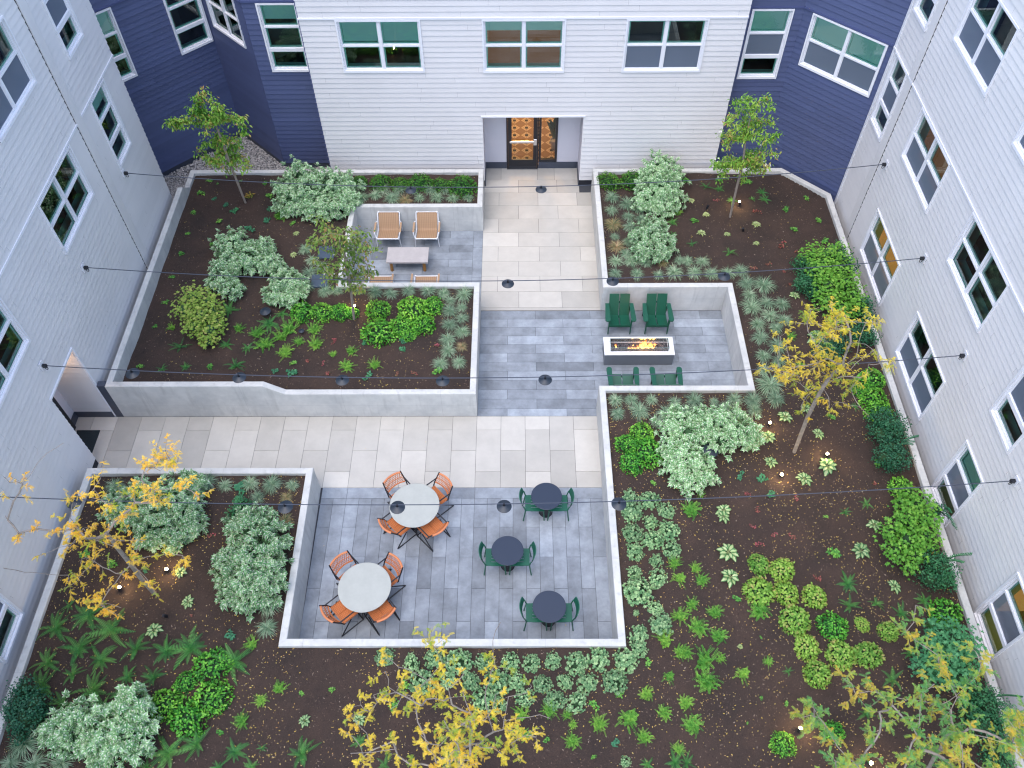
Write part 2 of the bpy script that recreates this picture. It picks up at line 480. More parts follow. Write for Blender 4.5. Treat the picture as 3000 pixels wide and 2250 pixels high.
# ------------------------------------------------------------------ concrete planters
def wall_loop(mb, pts, th=0.155, bev=0.012):
    """closed loop; pts (x, y, ztop); wall thickness th to the LEFT of travel"""
    n = len(pts); P2 = [Vector((p[0], p[1])) for p in pts]
    def off(d):
        out = []
        for i in range(n):
            a, b, c = P2[i - 1], P2[i], P2[(i + 1) % n]
            d1 = (b - a).normalized(); d2 = (c - b).normalized()
            n1 = Vector((-d1.y, d1.x)); n2 = Vector((-d2.y, d2.x))
            mm = n1 + n2
            mm = mm / max(0.2, mm.dot(n1))
            out.append(b + mm * d)
        return out
    O, Ob, Ib, I = P2, off(bev), off(th - bev), off(th)
    for i in range(n):
        k = (i + 1) % n
        za, zb = pts[i][2], pts[k][2]
        L_ = (P2[k] - P2[i]).length; segs = 1
        def q(A, za_, B, zb_):
            mb.face([(A[i].x, A[i].y, za_[0]), (A[k].x, A[k].y, za_[1]), (B[k].x, B[k].y, zb_[1]), (B[i].x, B[i].y, zb_[0])])
        q(O, (0, 0), O, (za - bev, zb - bev)); q(O, (za - bev, zb - bev), Ob, (za, zb))
        q(Ob, (za, zb), Ib, (za, zb)); q(Ib, (za, zb), I, (za - bev, zb - bev)); q(I, (za - bev, zb - bev), I, (0.3, 0.3))
H0, H1 = 0.95, 1.28
LPO = [(-10.02, 12.25, H1), (-6.18, 12.25, H1), (-5.70, 12.25, H0), (-1.01, 12.25, H0), (-1.01, 16.035, H0), (-4.755, 16.035, H0), (-4.755, 19.09, H0), (-1.01, 19.09, H0), (-1.01, 20.82, H0), (-10.02, 20.82, H0), (-10.02, 20.0, H0), (-10.02, 19.6, H1)]
w = MB(); wall_loop(w, LPO)
pl = tag(w.build('concrete_planter', M['concrete']), 'concrete planter wall left of the entrance walk, wrapped around the lounge terrace', 'planter')
c = MB(); c.box(-10.21, -10.02, 12.25, 12.41, 0.0, 1.29); c.build('end_cap', M['slate_flash'], pl)
RPO = [(2.335, 20.83, H0), (2.335, 15.84, H0), (5.70, 15.84, H0), (5.70, 12.505, H0), (2.025, 12.505, H0), (2.025, 6.13, H0), (-4.65, 6.13, H0), (-4.70, 10.15, H0), (-9.93, 10.15, H0), (-9.93, -0.6, H0), (9.33, -0.6, H0), (9.34, 19.62, H0), (8.105, 20.83, H0)]
w = MB(); wall_loop(w, RPO)
tag(w.build('concrete_planter', M['concrete']), 'long concrete planter wall around the fire terrace and the dining terrace', 'planter')
sm = MB()
for (x0, x1, y, z) in ((-4.7, -1.02, 19.086, 0.055), (2.4, 5.6, 15.836, 0.07)): pass

def soil_z(x, y):
    return 0.845 + 0.05 * noise.noise((x * 0.8, y * 0.8, 0)) + 0.018 * noise.noise((x * 3.5, y * 3.5, 5))
def soil(name, rects, cut=None):
    mb = MB()
    s = 0.11
    for (x0, x1, y0, y1) in rects:
        nx = max(1, int((x1 - x0) / s)); ny = max(1, int((y1 - y0) / s))
        V = [[(x0 + (x1 - x0) * i / nx, y0 + (y1 - y0) * k / ny) for k in range(ny + 1)] for i in range(nx + 1)]
        for i in range(nx):
            for k in range(ny):
                q = [V[i][k], V[i + 1][k], V[i + 1][k + 1], V[i][k + 1]]
                if cut and any(cut(*p) for p in q): continue
                mb.face([(p[0], p[1], soil_z(*p)) for p in q])
    return tag(mb.build(name, M['mulch'], smooth=True, weld=True), kind='structure')
LR = [(-9.9, -4.9, 12.38, 20.7), (-4.9, -1.13, 12.38, 15.9), (-4.9, -1.13, 19.22, 20.7)]
RR = [(2.47, 5.84, 15.97, 20.7), (5.84, 9.21, 12.37, 20.7), (2.16, 9.21, 6.0, 12.37), (-9.8, 9.21, -0.5, 6.0), (-9.8, -4.8, 6.0, 10.02)]
rcut = lambda x, y: x + y > 28.86
soil('mulch_bed', LR); soil('mulch_bed', RR, rcut)
def in_bed(x, y):
    if any(a + .03 < x < b - .03 and c + .03 < y < d - .03 for a, b, c, d in LR): return True
    return any(a + .03 < x < b - .03 and c + .03 < y < d - .03 for a, b, c, d in RR) and not rcut(x + .05, y + .05)
chips = MB()
n = 0
while n < 56000:
    x = rnd.uniform(-9.9, 9.2); y = rnd.uniform(2.9, 20.7)
    if not in_bed(x, y): continue
    if y > 12 and rnd.random() < 0.15: continue
    n += 1
    a = rnd.uniform(0, 2 * pi); l = rnd.uniform(0.006, 0.019); wd = l * rnd.uniform(0.15, 0.45); z = soil_z(x, y) + rnd.uniform(0.006, 0.014)
    dx, dy = cos(a), sin(a); t1 = rnd.uniform(-0.3, 0.3); t2 = rnd.uniform(-0.3, 0.3)
    chips.face([(x - dx * l - dy * wd, y - dy * l + dx * wd, z - t1 * l + t2 * wd), (x - dx * l + dy * wd, y - dy * l - dx * wd, z - t1 * l - t2 * wd), (x + dx * l + dy * wd, y + dy * l - dx * wd, z + t1 * l - t2 * wd), (x + dx * l - dy * wd, y + dy * l + dx * wd, z + t1 * l + t2 * wd)],
               min(1, max(0, rnd.betavariate(1.5, 2.6))))
tag(chips.build('wood_chips', M['chip']), 'brown and black wood chips strewn over the mulch beds', 'mulch', kind='stuff')
fl = MB()
def dens(x, y):
    if x > 2 and y < 13: return 1.0
    if y < 6.3: return 0.8
    if x < -4.6 and y < 10.2: return 0.9
    if -4.5 < x < -1 and 12 < y < 15.5: return 0.5
    return 0.10
n = 0
while n < 7500:
    x = rnd.uniform(-9.9, 9.2); y = rnd.uniform(3.0, 20.7)
    cl = 0.5 + 0.9 * noise.noise((x * 0.9, y * 0.9, 3))
    if rnd.random() > dens(x, y) * cl: continue
    z = 0.0
    if in_bed(x, y): z = soil_z(x, y) + 0.016
    elif -4.6 < x < -4.1 and 6.2 < y < 9.5 and rnd.random() < 0.3: z = 0.006
    elif -4.6 < x < 2.0 and 6.2 < y < 12.2 and rnd.random() < 0.02: z = 0.006
    else: continue
    n += 1
    a = rnd.uniform(0, 2 * pi); l = rnd.uniform(0.009, 0.021); wd = l * rnd.uniform(0.28, 0.5)
    dx, dy = cos(a), sin(a)
    fl.face([(x - dx * l, y - dy * l, z), (x + dy * wd, y - dx * wd, z + 0.004), (x + dx * l, y + dy * l, z), (x - dy * wd, y + dx * wd, z + 0.004)], rnd.random() ** 1.5)
tag(fl.build('fallen_leaves', M['fallen']), 'tiny yellow leaflets fallen over the dark mulch', 'leaves', kind='stuff')

# gravel strip behind the left planter and in the wall gaps
gb = MB(); gb.face([(-14, 10.2, -0.008), (-4, 20.8, -0.008), (-4, 24.5, -0.008), (-14, 24.5, -0.008)])
gb = MB(); gb.face([(-13.5, 19.3, 0.02), (-5.4, 19.3, 0.02), (-5.4, 24.5, 0.02), (-13.5, 24.5, 0.02)])
tag(gb.build('gravel_bed', M['room_grey']), kind='structure')
pb = MB()
for _ in range(13000):
    x = rnd.uniform(-12.2, -5.8); y = rnd.uniform(20.86, 23.8)
    if y - x > 32.95 or x + y > 14.6 + 0.0 or (y > 22.1 and x > -7.4): 
        if not (x > -7.6 and y < 22.08): continue
    if y - x > 32.95: continue
    r = rnd.uniform(0.020, 0.040); z = 0.025 + rnd.uniform(0, 0.045); a = rnd.uniform(0, pi)
    sx, sy, sz = r, r * rnd.uniform(0.6, 0.95), r * 0.6
    t = rnd.betavariate(2, 2)
    ring = [(x + sx * cos(a + q) * 1.0, y + sy * sin(a + q), z) for q in (0, pi / 3, 2 * pi / 3, pi, 4 * pi / 3, 5 * pi / 3)]
    top = [(x + 0.55 * (p[0] - x), y + 0.55 * (p[1] - y), z + sz) for p in ring]
    for k in range(6): pb.face([ring[k], ring[(k + 1) % 6], top[(k + 1) % 6], top[k]], t)
    pb.face(top, t)
for _ in range(3200):
    x = rnd.uniform(-10.9, -10.05); y = rnd.uniform(19.45, 21.2)
    if x > -10.05 and y < 20.9: continue
    r = rnd.uniform(0.020, 0.040); z = 0.025 + rnd.uniform(0, 0.045); t = rnd.betavariate(2, 2)
    ring = [(x + r * cos(q), y + r * 0.8 * sin(q), z) for q in (0, pi / 3, 2 * pi / 3, pi, 4 * pi / 3, 5 * pi / 3)]
    top = [(x + 0.55 * (p[0] - x), y + 0.55 * (p[1] - y), z + r * 0.6) for p in ring]
    for k in range(6): pb.face([ring[k], ring[(k + 1) % 6], top[(k + 1) % 6], top[k]], t)
    pb.face(top, t)
tag(pb.build('gravel', M['pebble'], smooth=False), 'loose grey river gravel in the corner behind the left planter', 'gravel', kind='stuff')

# ------------------------------------------------------------------ buildings
EXPO = 0.158
class Wall:
    def __init__(s, O, d, L_):
        s.O = Vector((O[0], O[1], 0)); s.d = Vector((d[0], d[1], 0)).normalized(); s.L = L_
        s.n = Vector((s.d.y, -s.d.x, 0))
    def p(s, u, z, off=0.0):
        q = s.O + s.d * u + s.n * off; return (q.x, q.y, z)
    def quad(s, mb, u0, u1, z0, z1, off=0.0, tone=0.5):
        mb.face([s.p(u0, z0, off), s.p(u1, z0, off), s.p(u1, z1, off), s.p(u0, z1, off)], tone)
    def slab(s, mb, u0, u1, z0, z1, o0, o1, tone=0.5):
        """box between offsets o0 (inner) and o1 (outer)"""
        P_ = [s.p(u, z, o) for o in (o0, o1) for z in (z0, z1) for u in (u0, u1)]
        # idx: o*4+z*2+u
        for q in ((4, 5, 7, 6), (0, 2, 3, 1), (6, 7, 3, 2), (4, 0, 1, 5), (4, 6, 2, 0), (5, 1, 3, 7)):
            mb.face([P_[i] for i in q], tone)
    def lap(s, mb, holes, zb, zt, u0=0.0, u1=None):
        """lap siding: overlapping sloped boards with butt joints, cut round the holes"""
        if u1 is None: u1 = s.L
        k = 0
        z = zb
        while z < zt - 1e-6:
            z1 = min(z + EXPO, zt)
            cuts = sorted({z, z1} | {q for h in holes for q in (h[2], h[3]) if z < q < z1})
            seed = rnd.uniform(0, 3.6)
            js = []
            q = u0 - 3.66 + seed
            while q < u1: js.append((q, rnd.random())); q += 3.66
            for a, b in zip(cuts, cuts[1:]):
                zm = (a + b) / 2
                ivs = [(u0, u1)]
                for h in holes:
                    if h[2] < zm < h[3]:
                        nv = []
                        for (p0, p1) in ivs:
                            if h[1] <= p0 or h[0] >= p1: nv.append((p0, p1)); continue
                            if h[0] > p0: nv.append((p0, h[0]))
                            if h[1] < p1: nv.append((h[1], p1))
                        ivs = nv
                oa = 0.019 - 0.018 * (a - z) / EXPO; ob = 0.019 - 0.018 * (b - z) / EXPO
                for (p0, p1) in ivs:
                    for (q, t) in js:
                        c0, c1 = max(p0, q + 0.0013), min(p1, q + 3.66 - 0.0013)
                        if c1 - c0 < 0.01: continue
                        mb.face([s.p(c0, a, oa), s.p(c1, a, oa), s.p(c1, b, ob), s.p(c0, b, ob)], t)
                        if a == z: mb.face([s.p(c0, a, -0.004), s.p(c1, a, -0.004), s.p(c1, a, oa), s.p(c0, a, oa)], t)
            z += EXPO; k += 1
    def backing(s, mb, holes, zb, zt, off=-0.004):
        us = sorted({0, s.L} | {q for h in holes for q in (h[0], h[1])}); zs = sorted({zb, zt} | {q for h in holes for q in (h[2], h[3])})
        for a, b in zip(us, us[1:]):
            for c, d in zip(zs, zs[1:]):
                um, zm = (a + b) / 2, (c + d) / 2
                if any(h[0] < um < h[1] and h[2] < zm < h[3] for h in holes): continue
                s.quad(mb, a, b, c, d, off, 0.5)

def window(W, bld, u0, u1, z0, z1, kind, room='room_dark', blinds=(), screens=True, trim='white_trim', furn=0, label=None):
    """kind W: two columns by two rows, T: one column of three panes"""
    T_ = MB()
    tw = 0.045
    for (a, b, c, d) in ((u0 - tw, u1 + tw, z1, z1 + tw), (u0 - tw, u1 + tw, z0 - tw - 0.015, z0), (u0 - tw, u0, z0, z1), (u1, u1 + tw, z0, z1)):
        W.slab(T_, a, b, c, d, -0.02, 0.045)
    win = T_.build('window', M['white_trim'], bld)
    if label: win['label'] = label
    F = MB(); fb = 0.036
    f0, f1 = -0.07, -0.005
    for (a, b, c, d) in ((u0, u1, z1 - fb, z1), (u0, u1, z0, z0 + fb), (u0, u0 + fb, z0 + fb, z1 - fb), (u1 - fb, u1, z0 + fb, z1 - fb)):
        W.slab(F, a, b, c, d, f0, f1)
    panes = []
    if kind == 'W':
        um = (u0 + u1) / 2; zm = z0 + (z1 - z0) * 0.50
        W.slab(F, um - 0.042, um + 0.042, z0 + fb, z1 - fb, f0, f1 + 0.004)
        for a, b in ((u0 + fb, um - 0.042), (um + 0.042, u1 - fb)):
            W.slab(F, a, b, zm - 0.02, zm + 0.02, f0, f1)
            panes += [(a, b, z0 + fb, zm - 0.025, 'lo'), (a, b, zm + 0.025, z1 - fb, 'hi')]
    else:
        za = z0 + (z1 - z0) * 0.31; zc = z0 + (z1 - z0) * 0.66
        W.slab(F, u0 + fb, u1 - fb, za - 0.05, za + 0.05, f0, f1 + 0.006)
        W.slab(F, u0 + fb, u1 - fb, zc - 0.022, zc + 0.022, f0, f1)
        a, b = u0 + fb, u1 - fb
        panes = [(a, b, z0 + fb, za - 0.05, 'bot'), (a, b, za + 0.05, zc - 0.022, 'lo'), (a, b, zc + 0.022, z1 - fb, 'hi')]
    for (a, b, c, d, k_) in panes:                       # thin inner sash
        off = -0.052 if k_ != 'lo' else -0.038
        e = 0.016
        for (p, q, r, t) in ((a, b, d - e, d), (a, b, c, c + e), (a, a + e, c + e, d - e), (b - e, b, c + e, d - e)):
            W.slab(F, p, q, r, t, off - 0.01, off + 0.012)
    F.build('sash', M['white_trim'], win)
    I_ = MB()
    for (a, b, c, d, k_) in panes:                       # inner sash behind the glass, its colour carries the glass tint
        if k_ == 'lo' and screens: continue
        e = 0.052
        for (p, q, r, t) in ((a, b, d - e, d), (a, b, c, c + e), (a, a + e, c + e, d - e), (b - e, b, c + e, d - e)):
            W.slab(I_, p, q, r, t, -0.105, -0.066)
    I_.build('inner_sash', M['jamb'], win)
    G_ = MB()
    for (a, b, c, d, k_) in panes: W.quad(G_, a, b, c, d, -0.062, 0.5)
    G_.build('glass', M['glass'], win)
    if screens:
        S_ = MB()
        for (a, b, c, d, k_) in panes:
            if k_ == 'lo': W.quad(S_, a + 0.016, b - 0.016, c + 0.016, d - 0.016, -0.035)
        S_.build('insect_screen', M['mesh_screen'], win)
    if blinds:
        B_ = MB()
        cols = [(p[0], p[1]) for p in panes if p[4] == 'hi']
        for (a, b), fr in zip(cols, blinds):
            if fr <= 0: continue
            zt = z1 - 0.05; zb_ = zt - (z1 - z0 - 0.1) * fr
            W.slab(B_, a + 0.01, b - 0.01, zb_, zt, -0.125, -0.118)
            W.slab(B_, a + 0.01, b - 0.01, zb_ - 0.02, zb_, -0.13, -0.112)
        B_.build('blind', M['blind'], win)
    J = MB()
    D0, D1 = -0.07, -0.36
    for (A, B2) in (((u0, z0), (u1, z0)), ((u1, z0), (u1, z1)), ((u1, z1), (u0, z1)), ((u0, z1), (u0, z0))):
        J.face([W.p(*A, D0), W.p(*B2, D0), W.p(*B2, D1), W.p(*A, D1)])
    J.build('jamb', M['jamb'], win)
    R_ = MB()
    ex, lo, hi, dp = 0.28, 0.62, 0.25, -2.4
    r0 = [(u0, z0), (u1, z0), (u1, z1), (u0, z1)]; r1 = [(u0 - ex, z0 - lo), (u1 + ex, z0 - lo), (u1 + ex, z1 + hi), (u0 - ex, z1 + hi)]
    for i in range(4):
        k = (i + 1) % 4
        R_.face([W.p(*r0[i], D1), W.p(*r0[k], D1), W.p(*r1[k], D1), W.p(*r1[i], D1)])
        R_.face([W.p(*r1[i], D1), W.p(*r1[k], D1), W.p(*r1[k], dp), W.p(*r1[i], dp)])
    R_.face([W.p(*q, dp) for q in r1])
    if furn:                                                  # a bed or desk edge seen through the glass
        um = (u0 + u1) / 2
        W.slab(R_, um - 0.5 * furn, um + 0.45 * furn, z0 - lo, z0 - lo + 0.55, -1.5, -0.55)
        W.slab(R_, u0 - ex + 0.02, u0 + 0.1, z0 - lo, z0 + 0.35, -1.2, -0.5)
    R_.build('room_interior', M[room], win)
    return win

M['mesh_screen'] = None
def _screen():
    m, N, L, B = new_mat('mesh_screen')
    tr = N.new('ShaderNodeBsdfTransparent'); tr.inputs[0].default_value = (0.75, 0.8, 0.9, 1)
    B.inputs['Base Color'].default_value = (0.21, 0.26, 0.35, 1); B.inputs['Roughness'].default_value = 0.6
    mx = N.new('ShaderNodeMixShader'); mx.inputs[0].default_value = 0.55
    L.new(tr.outputs[0], mx.inputs[1]); L.new(B.outputs[0], mx.inputs[2]); L.new(mx.outputs[0], N['Material Output'].inputs[0])
    return m
M['mesh_screen'] = _screen()

ZT = 9.7
def make_wall(bld, W, holes, mat, zb=0.24, band=5.63, base=True, trim='white_trim', nobase=()):
    mb = MB(); W.lap(mb, holes, zb, band, 0, None); W.lap(mb, holes, band + 0.03, ZT)
    mb.build('siding', M[mat], bld)
    bk = MB(); W.backing(bk, holes, zb - 0.02, ZT, -0.004); bk.build('sheathing', M['gap'] if mat == 'white_siding' else M['blue_trim'], bld)
    t = MB(); W.slab(t, 0, W.L, band - 0.02, band + 0.03, -0.003, 0.04)
    t.build('drip_trim', M[trim], bld)
    if base:
        b = MB()
        segs = [(0, W.L)]
        for (a, c) in nobase:
            segs = [q for s0, s1 in segs for q in ((s0, min(s1, a)), (max(s0, c), s1)) if q[1] > q[0]]
        for (a, c) in segs:
            b = MB(); W.slab(b, a, c, 0.0, zb + 0.005, -0.06, -0.006); b.build('base_flashing', M['slate_flash'], bld)

def wing(label, loc=(0, 0, 0)):
    return tag(empty('apartment_building', loc), label, 'building', 'wings of the apartment building')

# right wing, faces -x
def sy(y): return y * 1.0191
def sz(z): return 17.581 - (17.581 - z) * 1.0191
R = wing('white clapboard wing along the right side of the courtyard')
WR = Wall((9.6, 19.71), (0, -1), 22.0)
RU = lambda y: 19.71 - sy(y)
rw = []
def raddr(ya, yb, za, zb, kind, **k):
    h = (RU(yb), RU(ya), sz(za), sz(zb)); rw.append((h, kind, k))
raddr(18.2, 19.08, 3.96, 5.82, 'T', room='room_dark')
raddr(18.2, 19.08, 7.0, 8.86, 'T', room='room_dark')
for za, zb, rr in ((1.36, 2.75, ('room_lit', 'room_grey', 'room_warm')), (4.51, 5.79, ('room_warm', 'room_dark')), (7.58, 8.93, ('room_dark', 'room_dark'))):
    raddr(14.83, 16.83, za, zb, 'W', room=rr[0], furn=1)
    raddr(11.23, 13.24, za, zb, 'W', room=rr[1], furn=1, screens=(za != 4.51))
raddr(8.7, 9.65, 0.88, 2.74, 'T', room='room_warm', blinds=(0.33,))
raddr(8.7, 9.65, 3.9, 5.79, 'T', room='room_dark')
raddr(8.7, 9.65, 6.95, 8.85, 'T', room='room_dark')
raddr(5.75, 6.69, 0.88, 2.74, 'T', room='room_lit')
raddr(5.75, 6.69, 3.9, 5.79, 'T', room='room_dark')
make_wall(R, WR, [q[0] for q in rw], 'white_siding', zb=0.24)
for h, kind, k in rw: window(WR, R, *h, kind, **k)
s = MB(); uj = RU(17.76)
WR.slab(s, uj - 0.30, uj - 0.007, 0.0, ZT, -0.003, 0.035); s.build('corner_board', M['white_siding'], R)
s = MB(); WR.slab(s, uj - 0.007, uj + 0.007, 0.0, ZT, -0.003, 0.0195); s.build('expansion_joint', M['gap'], R)
s = MB(); WR.slab(s, 0.0, 0.09, 0.0, ZT, -0.003, 0.03); s.build('corner_board', M['white_trim'], R)
# left wing, faces +x
LW_ = wing('white clapboard wing on the left with the recessed side doorway')
WL = Wall((-10.25, -2.3), (0, 1), 21.78)
LU = lambda y: y + 2.3
DH = (LU(10.86), LU(12.255), 0.0, 2.67)
lw = []
def laddr(ya, yb, za, zb, kind, **k): lw.append(((LU(ya), LU(yb), za, zb), kind, k))
laddr(13.88, 15.88, 4.20, 5.54, 'W', room='room_dark', furn=1, screens=False)
laddr(13.88, 15.88, 7.25, 8.65, 'W', room='room_dark', furn=1)
laddr(17.55, 18.50, 3.70, 5.54, 'T', room='room_dark', blinds=(0.2,), screens=False)
laddr(17.55, 18.50, 6.78, 8.62, 'T', room='room_grey')
laddr(9.35, 11.33, 4.12, 5.48, 'W', room='room_dark', furn=1, screens=False)
laddr(9.35, 11.33, 7.2, 8.6, 'W', room='room_dark')
laddr(5.70, 6.66, 0.90, 2.74, 'T', room='room_grey')
make_wall(LW_, WL, [q[0] for q in lw] + [DH], 'white_siding', zb=0.24, nobase=[(DH[0], DH[1])])
for h, kind, k in lw: window(WL, LW_, *h, kind, **k)
s = MB(); uj = LU(16.58)
WL.slab(s, uj + 0.007, uj + 0.30, 0.0, ZT, -0.003, 0.045); s.build('corner_board', M['white_siding'], LW_)
s = MB(); WL.slab(s, uj - 0.007, uj + 0.007, 0.0, ZT, -0.003, 0.0195); s.build('expansion_joint', M['gap'], LW_)
s = MB(); s.face([(-10.25, 19.48, 0.0), (-10.25, 19.48, ZT), (-14, 19.48, ZT), (-14, 19.48, 0)]); s.build('end_wall', M['white_siding'], LW_)
# recessed doorway of the left wing
RX = -11.2
s = MB()
Wn = Wall((RX, 12.255), (1, 0), 0.95)        # side wall of the recess, faces -y
Wn.lap(s, [], 0.24, 2.67); s.build('recess_siding', M['white_siding'], LW_)
s = MB(); Wn.quad(s, 0, 0.95, 0, 2.7, -0.006)
s.face([(RX - .001, 10.86, 0), (RX - .001, 12.262, 0), (RX - .001, 12.262, 2.67), (RX - .001, 10.86, 2.67)])
s.face([(RX, 10.855, 0), (-10.256, 10.855, 0), (-10.256, 10.855, 2.67), (RX, 10.855, 2.67)])
s.face([(RX, 10.855, 2.672), (-10.256, 10.855, 2.672), (-10.256, 12.262, 2.672), (RX, 12.262, 2.672)])
s.build('recess_lining', M['alcove'], LW_)
s = MB(); Wn.slab(s, 0, 0.93, 0, 0.235, -0.003, 0.02); s.build('base_flashing', M['slate_flash'], LW_); s = MB(); s.box(RX, RX + 0.02, 11.95, 12.23, 0, 0.235); s.build('base_flashing', M['slate_flash'], LW_)
s = MB(); WL.slab(s, DH[1], DH[1] + 0.05, 0.0, 2.72, -0.02, 0.04); WL.slab(s, DH[0] - 0.04, DH[1], 2.67, 2.72, -0.02, 0.04); s.build('opening_trim', M['white_trim'], LW_)
s = MB(); s.box(RX + 0.001, RX + 0.06, 10.875, 11.93, 0.0, 2.2)
dr = s.build('door', M['black_metal'], LW_)
s = MB(); s.face([(RX + 0.065, 11.02, 0.3), (RX + 0.065, 11.78, 0.3), (RX + 0.065, 11.78, 2.05), (RX + 0.065, 11.02, 2.05)]); s.build('door_glass', M['glass'], dr)
s = MB(); s.tube([(RX + 0.11, 11.05, 1.0), (RX + 0.11, 11.75, 1.0)], 0.014); s.build('handle', M['chrome'], dr)
s = MB(); s.box(-11.08, -10.50, 11.15, 11.83, 0.001, 0.014, b=0.004)
tag(s.build('door_mat', M['mat']), 'dark grey doormat on the paving at the left side doorway', 'doormat')
dl = tag(empty('ceiling_light', (-10.72, 11.75, 2.668)), 'small warm ceiling light glowing in the left side doorway', 'light')
s = MB(); s.lathe([(0.0, -0.012), (0.055, -0.012)], 20); s.build('lens', M['soffit_bulb'], dl)
s = MB(); s.lathe([(0.055, -0.014), (0.075, -0.012), (0.075, 0.0)], 20); s.build('rim', M['white_metal'], dl)
ld = bpy.data.lights.new('doorway_bulb', 'POINT'); ld.energy = 3.0; ld.color = (1.0, 0.62, 0.36); ld.shadow_soft_size = 0.06
lo = bpy.data.objects.new('bulb', ld); COL.objects.link(lo); lo.parent = dl; lo.location = (0, 0.25, -0.10)

# central block, faces -y
CB = wing('white clapboard central block with the recessed glass entrance')
WC = Wall((-5.80, 21.16), (1, 0), 11.93)
CU_ = lambda x: x + 5.80
AH = (CU_(-1.0), CU_(1.965), 0.0, 2.575)
cwn = [((CU_(-4.78), CU_(-2.60), 4.11, 5.56), 'W', dict(room='room_lobby', blinds=(0.42, 0.42), screens=False)),
       ((CU_(-0.88), CU_(1.28), 4.09, 5.56), 'W', dict(room='room_warm', blinds=(0.2, 0.2), screens=False)),
       ((CU_(2.97), CU_(5.07), 4.09, 5.56), 'W', dict(room='room_dark'))]
M['room_lobby'] = surf('room_brown', (0.10, 0.06, 0.035), 0.7)
make_wall(CB, WC, [q[0] for q in cwn] + [AH], 'white_siding', nobase=[(AH[0], AH[1])])
for h, kind, k in cwn: window(WC, CB, *h, kind, **k)
s = MB()
for (x, sgn) in ((-5.80, 1), (6.13, -1)):
    s.face([(x, 21.16, 0.2), (x, 22.4, 0.2), (x, 22.4, ZT), (x, 21.16, ZT)])
s.build('end_wall', M['white_siding'], CB)
s = MB(); WC.slab(s, 0, 0.02, 0.2, ZT, -0.003, 0.018); s.build('corner_board', M['blue_trim'], CB)
# alcove lining: sides, ceiling, back wall with door opening
AX0, AX1, AY = -1.0, 1.965, 22.05
s = MB()
s.face([(AX0, 21.156, 0), (AX0, AY, 0), (AX0, AY, 2.575), (AX0, 21.156, 2.575)])
s.face([(AX1, 21.156, 0), (AX1, AY, 0), (AX1, AY, 2.575), (AX1, 21.156, 2.575)])
s.face([(AX0, 21.156, 2.576), (AX1, 21.156, 2.576), (AX1, AY, 2.576), (AX0, AY, 2.576)])
DX0, DXM, DX1 = -0.32, 0.70, 1.285
for (a, b, z0, z1) in ((AX0, DX0, 0, 2.575), (DX1, AX1, 0, 2.575), (DX0, DX1, 2.42, 2.575), (DXM, DX1, 0, 0.265)):
    s.face([(a, AY, z0), (b, AY, z0), (b, AY, z1), (a, AY, z1)])
s.build('recess_lining', M['alcove'], CB)
for q in ((AX0 + .021, DX0 - .003, AY - 0.02, AY - .001), (DXM + .003, AX1 - .022, AY - 0.02, AY - .001), (AX1 - 0.02, AX1 - .002, 21.14, AY - .001), (AX0 + .002, AX0 + 0.02, 21.14, AY - .001)):
    s = MB(); s.box(*q, 0, 0.24); s.build('base_flashing', M['slate_flash'], CB)
s = MB(); WC.slab(s, AH[0] - 0.05, AH[1] + 0.05, 2.575, 2.62, -0.02, 0.045); s.build('opening_trim', M['white_trim'], CB)
# door and sidelight
s = MB()
def frame(mb, x0, x1, z0, z1, w, y0, y1, wb=None):
    wb = wb or w
    mb.box(x0, x0 + w, y0, y1, z0, z1); mb.box(x1 - w, x1, y0, y1, z0, z1)
    mb.box(x0 + w, x1 - w, y0 + .001, y1 - .001, z1 - w, z1); mb.box(x0 + w, x1 - w, y0 + .001, y1 - .001, z0, z0 + wb)
frame(s, DX0, DXM - 0.01, 0.03, 2.40, 0.045, AY - 0.03, AY + 0.06, 0.02)
s.box(DX0 + .01, DXM - .02, AY - 0.07, AY + 0.05, 0.0, 0.022)
en = s.build('entrance_door', M['black_metal'], CB)
s = MB(); frame(s, DX0 + 0.05, DXM - 0.06, 0.05, 2.34, 0.115, AY - 0.045, AY + 0.01, 0.31); s.build('door_leaf', M['black_metal'], en)
s = MB(); s.face([(DX0 + .16, AY - .015, 0.35), (DXM - .17, AY - .015, 0.35), (DXM - .17, AY - .015, 2.26), (DX0 + .16, AY - .015, 2.26)]); s.build('door_glass', M['door_glass'], en)
s = MB(); s.box(DX0 + 0.11, DXM - 0.10, AY - 0.12, AY - 0.07, 1.05, 1.11, b=0.01); s.box(DXM - 0.17, DXM - 0.07, AY - 0.13, AY - 0.045, 0.98, 1.20, b=0.01); s.box(DX0 + .10, DX0 + .15, AY - .1, AY - .045, 1.05, 1.11)
s.build('push_bar', M['chrome'], en)
s = MB(); s.box(DX0 + 0.06, DXM - 0.06, AY - 0.10, AY + 0.02, 0.022, 0.034); s.build('threshold', M['chrome'], en)
s = MB(); frame(s, DXM, DX1, 0.265, 2.40, 0.07, AY - 0.03, AY + 0.06, 0.09); sl = s.build('sidelight', M['black_metal'], CB)
s = MB(); s.face([(DXM + .07, AY, 0.35), (DX1 - .07, AY, 0.35), (DX1 - .07, AY, 2.33), (DXM + .07, AY, 2.33)]); s.build('sidelight_glass', M['door_glass'], sl)
